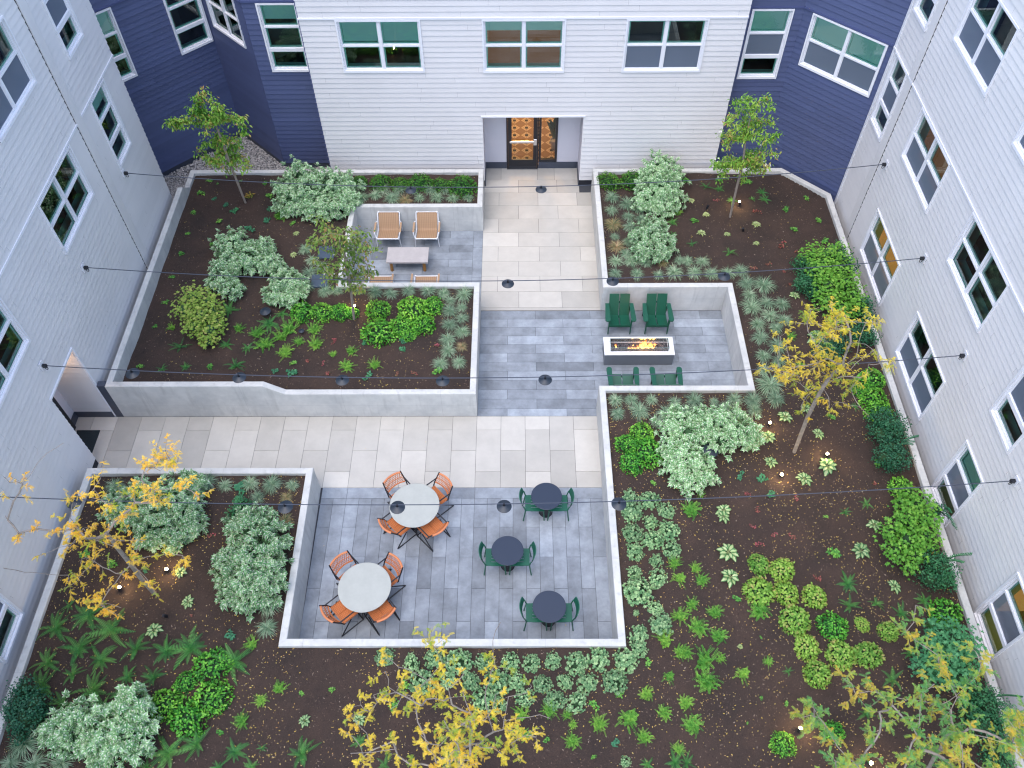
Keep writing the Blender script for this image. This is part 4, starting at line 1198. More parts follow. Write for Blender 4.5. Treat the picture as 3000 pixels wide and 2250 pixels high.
LIT = [(6.59, 19.22, 'right of the white-flowered young tree'), (-4.28, 15.14, 'by the trunk below the lounge terrace corner'), (6.03, 11.38, 'between the pale shrub and the golden tree trunk'), (7.21, 10.49, 'right of the golden tree trunk, above a hosta'), (6.03, 9.95, 'below the golden tree trunk, brightest of three'),
       (-7.47, 7.62, 'just above the yellow tree trunk at lower left'), (-8.35, 7.18, 'left of the yellow tree trunk at lower left'), (5.30, 4.36, 'near the bottom, above a round green shrub'), (6.50, 3.81, 'at the bottom edge under the green-gold tree')]
OFF = [(6.50, 18.08, 'in bare mulch below the white-flowered young tree'), (5.58, 19.04, 'beside pale perennials left of the white-flowered tree'), (-7.22, 6.61, 'in the mulch below the yellow tree at lower left'), (-3.97, 14.33, 'under the green domes by the young trunk')]
fs = True
for lit, lst in ((1, LIT), (0, OFF)):
    for k, (x, y, w_) in enumerate(lst):
        o = spt if fs else copy_tree(spt)
        fs = False
        for ch in list(o.children):
            if ch.type == 'LIGHT' or ch.name.startswith('lens'): bpy.data.objects.remove(ch, do_unlink=True)
        o.location = (x, y, 0.85); o.rotation_euler = (0, 0, rnd.uniform(0, 6.28))
        l_ = bpy.data.objects.new('lens', lens_me if lit else lens_off); COL.objects.link(l_); l_.parent = o
        tag(o, ('glowing garden spotlight ' if lit else 'small unlit black spotlight ') + w_, 'spotlight', 'garden spotlights')
        if lit:
            ld = bpy.data.lights.new('spot_glow', 'POINT'); ld.energy = 4.5; ld.color = (1.0, 0.68, 0.34); ld.shadow_soft_size = 0.03
            b_ = bpy.data.objects.new('glow', ld); COL.objects.link(b_); b_.parent = o; b_.location = (0.05, 0, 0.22)
for (x, y, lab) in ((-5.374, 17.27, 'dark slate stepping stone among the grass tufts, nearer the entrance'), (-5.40, 16.16, 'dark slate stepping stone among the grass tufts, nearer the camera')):
    s = MB(); s.box(-0.23, 0.23, -0.24, 0.24, 0, 0.045, b=0.008); o = s.build('stepping_stone', M['stepping']); o.location = (x, y, 0.86); o.rotation_euler = (0, 0, 0.04)
    tag(o, lab, 'stepping stone', 'slate stepping stones')
PL = {
 'P': [(-9.35,20.34,0.11),(-9.1,20.26,0.05),(-9.49,19.83,0.14),(-9.55,18.95,0.13),(-8.72,18.56,0.14),(-9.49,18.1,0.1),(-8.69,17.66,0.11),(-9.49,17.23,0.11),(-8.39,20.35,0.08),(-7.64,20.28,0.09),(-7.41,19.75,0.14),(-6.49,18.49,0.12),(-6.38,19.06,0.19),(-9.5,16.3,0.1),(-9.46,15.38,0.11),(-9.53,14.53,0.1),(-7.8,13.19,0.12),(-9.54,13.19,0.1),(-5.66,13.28,0.12),(-2.71,14.11,0.1),(-1.99,13.02,0.16),(3.11,9.8,0.09),(5.11,20.29,0.14),(6.15,20.39,0.14),(6.98,20.28,0.17),(7.92,19.03,0.14),(8.61,19.5,0.13),(8.74,18.53,0.13),(7.98,18.17,0.12),(8.71,17.69,0.14),(5.14,18.51,0.13),(7.57,11.59,0.11),(8.32,10.27,0.12),(6.86,8.92,0.07),(4.56,7.0,0.1),(4.92,6.18,0.05),(4.71,4.99,0.05),(5.21,4.88,0.07),(4.38,4.52,0.04),(6.84,8.06,0.16),(2.59,5.67,0.09),(2.0,5.04,0.11),(0.56,4.2,0.09),(1.49,4.86,0.12),(-2.38,4.84,0.12),(-0.46,4.6,0.08),(1.42,3.91,0.07),(-2.2,5.21,0.11),(-4.2,5.09,0.08),(-3.63,5.12,0.08),(-5.66,4.33,0.09),(-8.71,7.75,0.16),(-9.36,8.05,0.13)],
 'B': [(-9.05,19.58,0.09),(-8.64,19.3,0.11),(-8.34,19.03,0.15),(-7.75,18.27,0.16),(-7.31,19.16,0.14),(-7.3,18.63,0.15),(-6.11,13.03,0.12),(-5.69,12.96,0.16),(-6.31,9.71,0.19),(-6.33,9.35,0.16),(-6.11,9.16,0.17),(-3.95,13.96,0.1),(-2.96,14.01,0.11),(-2.92,13.74,0.12),(-3.7,12.9,0.17),(5.08,9.92,0.13),(4.62,9.92,0.07),(5.61,9.9,0.13),(5.72,9.46,0.11),(1.84,4.16,0.09),(-7.95,7.62,0.1),(-5.86,6.23,0.15)],
 'S': [(-8.0,19.67,0.2)],
 'f': [(-6.88,18.8,0.29),(-9.07,14.49,0.12),(-7.28,14.43,0.16),(-6.76,14.27,0.25),(-6.51,13.9,0.25),(-6.16,14.16,0.2),(-5.95,13.64,0.23),(-5.96,14.42,0.24),(-5.29,14.4,0.24),(-5.65,14.0,0.15),(-5.2,13.9,0.21),(-4.71,13.6,0.12),(4.73,18.92,0.15),(-4.25,13.69,0.18),(-4.31,13.19,0.21),(-3.61,13.21,0.19),(7.15,13.21,0.12),(7.1,14.12,0.14),(4.16,9.49,0.12),(3.88,9.08,0.21),(3.79,7.68,0.14),(3.9,7.4,0.19),(3.62,6.87,0.13),(4.07,6.71,0.18),(4.98,6.76,0.25),(3.67,6.38,0.2),(4.08,6.22,0.16),(3.35,5.86,0.17),(3.73,5.72,0.27),(4.06,5.77,0.11),(3.7,5.3,0.28),(4.98,5.69,0.12),(4.45,5.45,0.16),(3.25,4.89,0.17),(3.33,4.49,0.17),(3.37,7.79,0.17),(3.43,7.45,0.16),(3.35,6.64,0.17),(2.98,6.13,0.19),(3.26,5.89,0.17),(2.99,5.4,0.13),(2.5,5.06,0.17),(2.14,4.6,0.26),(1.54,4.49,0.17),(2.4,4.26,0.17),(1.03,4.19,0.15),(1.05,4.48,0.09),(0.07,4.67,0.15),(0.61,4.73,0.14),(0.95,4.65,0.11),(-0.11,4.32,0.09),(0.14,4.29,0.13),(2.81,4.7,0.14),(3.01,4.04,0.12),(-5.36,6.03,0.15),(-4.66,5.17,0.16),(-4.99,4.94,0.12),(-5.27,4.55,0.15)],
 'o': [(-6.36,18.08,0.12),(-6.28,17.16,0.13),(5.2,19.46,0.14),(5.54,18.81,0.17),(5.3,18.03,0.17),(6.02,17.96,0.11),(6.94,18.41,0.16),(6.8,17.61,0.12),(4.48,6.0,0.08)],
 'G': [(-5.98,17.39,0.23),(-5.74,16.48,0.21),(-5.7,15.93,0.21),(-5.19,15.75,0.21),(-5.4,16.66,0.19),(-4.86,15.75,0.17),(-5.72,16.93,0.2),(-9.18,9.69,0.21),(-7.08,9.81,0.22),(-6.67,9.73,0.18),(-6.1,9.77,0.19),(-5.6,9.73,0.23),(-5.13,9.73,0.19),(-5.87,9.41,0.19),(-4.92,19.97,0.21),(-4.62,19.58,0.22),(-4.24,19.69,0.2),(-4.04,19.95,0.2),(-3.73,19.58,0.23),(-3.53,19.93,0.19),(-2.9,19.58,0.2),(-2.62,19.92,0.19),(-2.37,19.57,0.22),(-2.18,19.96,0.19),(-1.91,19.57,0.22),(-1.45,19.57,0.2),(-3.13,19.93,0.16),(2.83,19.55,0.26),(3.25,19.27,0.25),(2.79,18.97,0.24),(3.25,18.7,0.21),(3.57,19.03,0.19),(3.26,18.27,0.21),(3.62,18.63,0.19),(3.18,17.67,0.21),(3.08,17.2,0.19),(2.81,17.89,0.16),(-3.84,15.69,0.21),(-3.4,15.65,0.21),(-2.93,15.75,0.21),(-2.41,15.76,0.21),(-1.99,15.66,0.2),(-1.44,15.63,0.23),(-1.79,15.4,0.18),(-1.79,15.03,0.23),(-1.47,15.16,0.15),(-1.45,14.78,0.2),(-1.77,14.53,0.21),(-1.43,14.29,0.23),(-1.78,14.05,0.21),(-1.76,13.67,0.24),(-1.47,13.3,0.22),(-1.94,13.25,0.19),(-4.64,15.95,0.19),(-4.25,15.81,0.18),(2.41,12.1,0.23),(2.79,12.1,0.21),(2.44,11.71,0.21),(2.97,11.78,0.23),(3.29,12.1,0.16),(3.85,12.05,0.16),(3.59,11.71,0.21),(3.36,11.44,0.16),(2.76,16.9,0.24),(2.72,16.41,0.21),(3.21,16.88,0.21),(3.31,16.39,0.24),(3.59,16.82,0.21),(3.9,16.36,0.22),(4.33,16.42,0.24),(4.53,16.88,0.19),(4.89,16.42,0.23),(5.35,16.39,0.26),(4.75,16.87,0.2),(5.16,16.85,0.21),(5.82,16.41,0.21),(6.17,16.5,0.21),(6.26,16.03,0.26),(6.71,15.94,0.27),(6.27,15.59,0.25),(6.68,15.32,0.21),(6.24,15.13,0.25),(7.07,15.24,0.23),(6.68,14.85,0.26),(6.29,14.52,0.24),(7.03,14.69,0.23),(6.76,14.42,0.22),(6.29,14.07,0.24),(6.27,13.49,0.2),(6.63,13.32,0.2),(6.68,13.8,0.22),(6.26,12.55,0.32),(6.19,13.04,0.18),(6.31,12.12,0.25),(5.32,12.13,0.24),(5.76,12.09,0.22),(4.33,12.09,0.21),(4.82,12.07,0.15),(5.75,11.79,0.24),(5.09,11.89,0.18),(4.11,11.8,0.17),(4.58,11.68,0.18),(-9.28,4.14,0.3),(-9.45,3.79,0.19),(-8.99,3.77,0.21),(-8.49,3.79,0.27),(-5.15,6.87,0.26),(-5.11,6.37,0.21),(-5.07,7.9,0.14)],
 'F': [(-8.69,13.82,0.26),(-7.69,15.12,0.25),(-7.5,13.9,0.19),(-6.94,13.79,0.17),(-7.12,13.21,0.24),(-6.24,14.96,0.17),(-8.97,13.12,0.12),(-8.4,13.19,0.15),(-6.51,14.6,0.22),(4.54,18.51,0.17),(4.46,17.96,0.15),(5.7,20.04,0.18),(6.1,19.96,0.15),(7.34,19.78,0.17),(7.37,19.46,0.16),(7.0,19.47,0.14),(6.41,19.44,0.15),(4.97,17.58,0.14),(5.98,17.23,0.24),(8.22,11.91,0.12),(7.82,9.23,0.16),(7.3,9.03,0.11),(5.33,5.49,0.11),(6.94,7.33,0.23),(6.87,6.86,0.18),(7.89,6.69,0.23),(8.43,6.94,0.21),(7.44,6.91,0.17),(8.4,6.4,0.19),(7.84,5.86,0.17),(7.33,5.32,0.22),(8.19,4.26,0.2),(6.66,4.68,0.19),(3.14,3.82,0.17),(2.41,3.78,0.12),(-2.98,4.18,0.15),(-2.47,3.77,0.14),(2.92,3.82,0.17),(-1.26,3.87,0.16),(-9.42,6.37,0.32),(-8.3,6.33,0.38),(-8.85,6.64,0.28),(-9.3,6.83,0.15),(-8.85,5.95,0.36),(-9.38,5.67,0.3),(-8.32,5.73,0.33),(-7.69,5.95,0.29),(-8.81,5.43,0.21),(-7.05,5.89,0.28),(-6.59,5.95,0.36),(-5.64,5.67,0.36),(-7.17,5.37,0.3),(-7.7,5.4,0.19),(-8.29,5.12,0.34),(-9.33,5.19,0.31),(-7.79,5.07,0.2),(-8.84,4.88,0.25),(-6.53,3.97,0.34),(-6.05,4.14,0.29),(-5.3,4.0,0.24),(-4.04,3.95,0.27),(-4.93,3.73,0.17),(-6.88,3.73,0.13),(-8.0,4.75,0.21),(-4.79,4.06,0.09),(-7.4,3.72,0.1),(-5.55,3.72,0.16)],
 'R': [(-8.16,13.91,0.1),(-4.75,14.03,0.12),(-5.33,13.37,0.1),(-4.93,13.29,0.09),(-4.75,12.97,0.11),(-2.06,13.87,0.12),(-3.01,12.98,0.08),(-2.59,12.99,0.1),(7.5,17.53,0.18),(7.86,17.25,0.1),(7.03,18.92,0.14),(5.95,19.47,0.11),(7.44,16.0,0.11),(6.57,16.65,0.09),(7.37,16.5,0.09),(7.0,16.8,0.09),(6.28,9.39,0.09),(5.19,9.47,0.09),(8.14,9.77,0.11),(5.36,9.08,0.09),(5.19,8.68,0.09),(5.61,8.48,0.08),(5.99,8.42,0.1),(5.25,8.24,0.1),(6.35,7.47,0.1),(-6.73,6.64,0.08),(-6.72,8.48,0.12)],
 'H': [(-5.71,14.98,0.3),(-5.17,14.97,0.28),(-4.71,14.99,0.26),(-3.68,15.03,0.33),(-3.58,14.24,0.36),(-2.98,14.47,0.34),(-2.73,14.97,0.38),(-2.23,15.19,0.29),(-2.45,14.51,0.3),(-2.85,14.19,0.26),(-4.38,14.98,0.22),(2.95,11.07,0.25),(2.6,10.79,0.29),(3.02,10.56,0.33),(2.66,10.28,0.28),(8.76,12.66,0.34),(8.48,12.36,0.21),(8.69,12.09,0.29),(8.72,11.71,0.28),(8.69,9.63,0.27),(6.4,6.4,0.25),(8.74,6.64,0.29),(4.97,4.13,0.22),(5.95,4.35,0.19),(-6.05,5.56,0.31),(-6.51,5.27,0.23),(-6.81,4.84,0.33),(-6.32,4.59,0.31),(-5.91,4.96,0.32)],
 'T': [(-5.22,9.42,0.16),(-3.33,19.5,0.2),(-1.65,19.87,0.16),(2.8,18.36,0.23),(2.82,17.47,0.24),(-1.42,13.81,0.13),(4.06,16.8,0.19),(-5.16,8.82,0.18)],
 'D': [(-5.19,20.36,0.21),(-4.8,20.26,0.23),(-4.13,20.18,0.29),(-3.53,20.17,0.3),(-2.92,20.18,0.29),(-2.31,20.08,0.33),(-1.64,19.99,0.38),(2.79,20.2,0.39),(3.56,20.25,0.35)],
 'M': [(2.55,9.42,0.16),(2.96,9.31,0.23),(2.55,9.08,0.21),(3.32,9.05,0.2),(-2.65,5.77,0.21),(-2.11,5.67,0.17),(-1.66,5.75,0.17),(-1.18,5.67,0.23),(-0.69,5.66,0.17),(-0.14,5.68,0.2),(0.28,5.66,0.2),(0.7,5.7,0.19),(1.17,5.64,0.19),(1.6,5.71,0.21),(2.14,5.7,0.22),(2.43,5.94,0.16),(-1.87,5.28,0.21),(-1.36,5.32,0.17),(-0.92,5.28,0.18),(-0.39,5.25,0.22),(-0.04,5.29,0.2),(0.49,5.24,0.19),(0.93,5.29,0.17),(1.37,5.26,0.2),(1.9,5.29,0.22),(0.72,4.93,0.22),(1.15,4.91,0.23),(-0.66,4.93,0.21),(-0.36,4.85,0.17),(0.14,4.98,0.19),(2.52,8.5,0.2),(2.93,8.76,0.19),(3.33,8.56,0.19),(2.94,8.34,0.2),(3.34,8.1,0.2),(2.53,8.07,0.19),(2.98,7.86,0.16),(2.49,7.59,0.16),(2.95,7.43,0.18),(2.51,7.13,0.25),(2.85,6.79,0.13),(2.94,6.45,0.2),(2.46,6.21,0.21),(2.44,6.69,0.07),(2.54,8.93,0.18),(2.0,3.83,0.11)],
 'O': [(7.47,15.56,0.18),(7.73,14.07,0.26),(6.45,11.58,0.24),(5.95,11.03,0.19),(7.14,11.11,0.18),(7.16,10.22,0.24),(6.56,9.89,0.21),(5.87,10.32,0.15),(6.98,11.81,0.19),(4.6,9.06,0.19),(4.55,8.05,0.28),(4.49,7.47,0.23),(7.85,8.7,0.19),(7.39,8.07,0.24),(7.91,7.28,0.15),(4.56,8.91,0.19),(-3.03,4.58,0.14),(-6.87,6.94,0.15),(-7.41,6.33,0.18),(-7.18,7.6,0.13),(-4.07,4.55,0.15)],
 'Y': [(5.16,7.77,0.24),(5.63,7.65,0.27),(5.06,7.16,0.25),(5.61,7.12,0.25),(6.18,7.04,0.25),(5.67,6.52,0.27),(5.79,5.97,0.24),(6.44,5.82,0.27),(5.9,5.44,0.27),(6.98,5.81,0.27),(7.52,6.3,0.21),(7.04,6.46,0.15)],
}
MASS = [
 ('V',[(-6.38,20.0,0.43,0.9),(-6.85,19.77,0.39,0.55),(-6.13,19.47,0.54,0.8),(-5.57,19.67,0.5,0.8),(-5.1,19.71,0.43,0.6),(-6.62,19.12,0.45,0.5),(-5.88,18.98,0.5,0.5),(-5.3,19.05,0.5,0.5),(-4.93,19.2,0.32,0.4)]),
 ('V',[(-7.95,17.3,0.47,0.6),(-7.45,16.75,0.47,0.6),(-7.94,16.53,0.44,0.5),(-7.09,17.17,0.34,0.45),(-6.82,16.62,0.34,0.45),(-8.03,16.07,0.36,0.4),(-7.71,15.71,0.33,0.35),(-6.52,16.28,0.25,0.35)]),
 ('V',[(-6.21,15.83,0.39,0.5),(-6.43,15.56,0.33,0.4),(-6.05,15.42,0.33,0.35),(-5.9,15.76,0.25,0.35)]),
 ('V',[(4.23,20.31,0.41,0.9),(4.54,20.11,0.41,0.8),(3.99,20.0,0.37,0.7),(4.25,19.49,0.49,0.8),(3.9,19.39,0.45,0.6),(4.48,19.28,0.41,0.5),(4.19,18.96,0.36,0.4),(3.76,19.16,0.32,0.4)]),
 ('V',[(3.83,17.81,0.39,0.6),(3.56,17.52,0.39,0.5),(4.06,17.39,0.39,0.5),(3.66,17.17,0.39,0.4),(3.95,17.02,0.3,0.35)]),
 ('V',[(3.73,11.23,0.36,0.6),(3.99,10.93,0.32,0.6),(4.31,11.23,0.32,0.6),(4.72,11.18,0.39,0.7),(5.1,11.45,0.25,0.6),(5.19,10.96,0.39,0.7),(4.8,10.8,0.36,0.5),(5.45,10.84,0.29,0.5),(4.43,10.97,0.25,0.5)]),
 ('V',[(3.6,10.55,0.28,0.5),(3.87,10.29,0.35,0.6),(4.21,10.13,0.31,0.5),(3.79,9.85,0.31,0.5),(3.59,10.12,0.25,0.45),(3.92,9.63,0.24,0.35),(4.26,9.83,0.21,0.35)]),
 ('V',[(-8.82,9.07,0.38,0.5),(-8.32,9.22,0.41,0.7),(-7.76,9.1,0.41,0.8),(-7.46,9.5,0.31,0.6),(-7.23,9.54,0.28,0.6),(-7.48,8.99,0.41,0.7),(-8.45,8.84,0.37,0.6),(-7.89,8.61,0.4,0.7),(-7.23,8.8,0.3,0.6),(-7.59,8.54,0.3,0.5),(-7.15,8.6,0.27,0.45),(-7.92,8.34,0.3,0.45),(-7.35,8.23,0.23,0.35)]),
 ('V',[(-5.73,8.61,0.33,0.7),(-5.34,8.58,0.3,0.6),(-5.76,8.28,0.36,0.7),(-5.31,8.14,0.36,0.7),(-6.12,8.54,0.27,0.5),(-6.02,7.8,0.33,0.55),(-5.56,7.68,0.42,0.8),(-5.19,7.64,0.35,0.7),(-6.09,7.57,0.26,0.5),(-5.69,7.26,0.41,0.7),(-5.24,7.2,0.41,0.7),(-5.89,7.04,0.29,0.45),(-5.49,6.94,0.32,0.45),(-5.09,7.06,0.25,0.5)]),
 ('V',[(-7.23,4.82,0.23,0.9),(-7.35,4.63,0.26,0.9),(-7.07,4.56,0.23,0.8),(-8.28,4.56,0.29,0.7),(-7.95,4.43,0.31,0.9),(-8.46,4.31,0.31,0.7),(-7.66,4.32,0.31,0.9),(-7.36,4.38,0.28,0.9),(-7.05,4.29,0.26,0.8),(-8.09,4.15,0.37,0.7),(-8.62,4.19,0.26,0.6),(-7.61,4.05,0.34,0.8),(-7.21,4.05,0.34,0.8),(-6.97,4.11,0.23,0.6),(-7.71,3.82,0.2,0.3),(-7.45,3.88,0.2,0.4)]),
 ('A',[(-8.45,15.03,0.36,1.0),(-8.05,14.87,0.36,1.0),(-8.66,14.74,0.32,0.8),(-8.11,14.44,0.39,1.0),(-7.89,14.68,0.28,0.8),(-8.29,14.22,0.32,0.7),(-7.87,14.11,0.36,0.7),(-7.75,14.39,0.24,0.6),(-7.91,13.84,0.24,0.4)]),
 ('A',[(8.06,16.66,0.38,0.8),(8.25,16.21,0.41,1.0),(8.66,16.56,0.33,1.0),(8.09,15.94,0.37,0.9),(8.66,16.04,0.33,1.0),(8.16,15.34,0.4,1.1),(8.66,15.45,0.36,1.1),(8.8,15.16,0.32,0.9),(8.07,14.94,0.36,0.9),(8.44,14.74,0.36,0.8),(8.8,14.81,0.28,0.7)]),
 ('A',[(8.68,9.33,0.24,0.6),(8.75,8.97,0.3,0.8),(8.45,9.13,0.24,0.6),(8.35,8.56,0.36,1.0),(8.74,8.56,0.33,1.0),(7.97,8.31,0.26,0.8),(8.21,8.09,0.35,1.0),(8.62,8.16,0.26,1.0),(7.95,7.88,0.26,0.8),(8.28,7.77,0.26,0.8),(8.19,7.6,0.19,0.6),(8.75,7.95,0.16,0.8)]),
 ('A',[(8.34,6.1,0.3,0.9),(8.49,5.92,0.36,1.1),(8.67,5.74,0.26,1.1),(8.08,5.73,0.33,0.9),(8.28,5.53,0.35,1.1),(8.6,5.44,0.26,1.0),(7.87,5.43,0.29,0.8),(8.15,5.29,0.32,0.9),(8.41,5.2,0.26,0.9)]),
 ('E',[(7.76,16.53,0.25,0.5),(7.94,16.1,0.29,0.6),(7.74,15.83,0.25,0.5)]),
 ('E',[(7.72,15.72,0.29,0.5),(7.93,15.46,0.25,0.4),(7.57,15.68,0.16,0.4)]),
 ('E',[(9.06,14.93,0.28,0.6),(9.08,14.62,0.24,0.5),(8.74,13.98,0.35,0.6),(8.98,13.89,0.23,0.5)]),
 ('E',[(7.87,13.48,0.35,0.5),(8.25,13.7,0.23,0.4),(7.65,13.45,0.19,0.4)]),
 ('E',[(8.59,11.31,0.29,0.6),(8.76,11.13,0.32,0.7),(8.52,10.97,0.32,0.5),(8.84,10.92,0.25,0.6)]),
 ('E',[(8.58,10.49,0.28,0.6),(8.42,10.29,0.28,0.5),(8.69,10.24,0.28,0.6),(8.57,10.13,0.21,0.4),(8.95,10.4,0.14,0.7),(9.04,10.43,0.1,0.9)]),
 ('E',[(8.72,7.67,0.26,0.6),(8.83,7.5,0.29,0.7),(8.58,7.33,0.25,0.5),(8.88,7.26,0.22,0.5),(9.06,7.43,0.16,0.8),(9.17,7.46,0.11,1.1),(9.0,7.12,0.13,0.4)]),
 ('E',[(8.76,4.9,0.29,0.7),(8.82,4.69,0.29,0.8),(8.56,4.64,0.26,0.6),(8.67,4.38,0.31,0.7),(8.87,4.29,0.2,0.7),(9.04,4.66,0.11,1.3),(8.92,4.43,0.1,1.1)]),
 ('E',[(8.61,4.08,0.14,0.4),(8.61,3.85,0.17,0.5),(8.77,3.74,0.22,0.5),(8.88,3.67,0.14,0.5)]),
 ('E',[(-9.47,5.03,0.24,0.6),(-9.47,4.8,0.26,0.6),(-9.14,4.78,0.26,0.7),(-9.26,4.55,0.32,0.6),(-9.57,4.66,0.18,0.5),(-9.06,4.54,0.2,0.5),(-9.46,4.4,0.17,0.4),(-9.31,4.22,0.17,0.3)]),
 ('E',[(-6.09,9.07,0.2,0.5),(-6.24,8.88,0.17,0.4)]),
 ('V',[(-5.84,8.73,0.2,0.4),(-5.59,8.65,0.2,0.4)]),
 ('E',[(9.19,8.91,0.17,0.5),(9.18,8.64,0.15,0.7),(9.07,8.16,0.11,0.9)]),
 ('E',[(8.75,16.67,0.38,0.7),(8.5,16.39,0.29,0.6),(8.92,16.39,0.33,0.6)]),
]
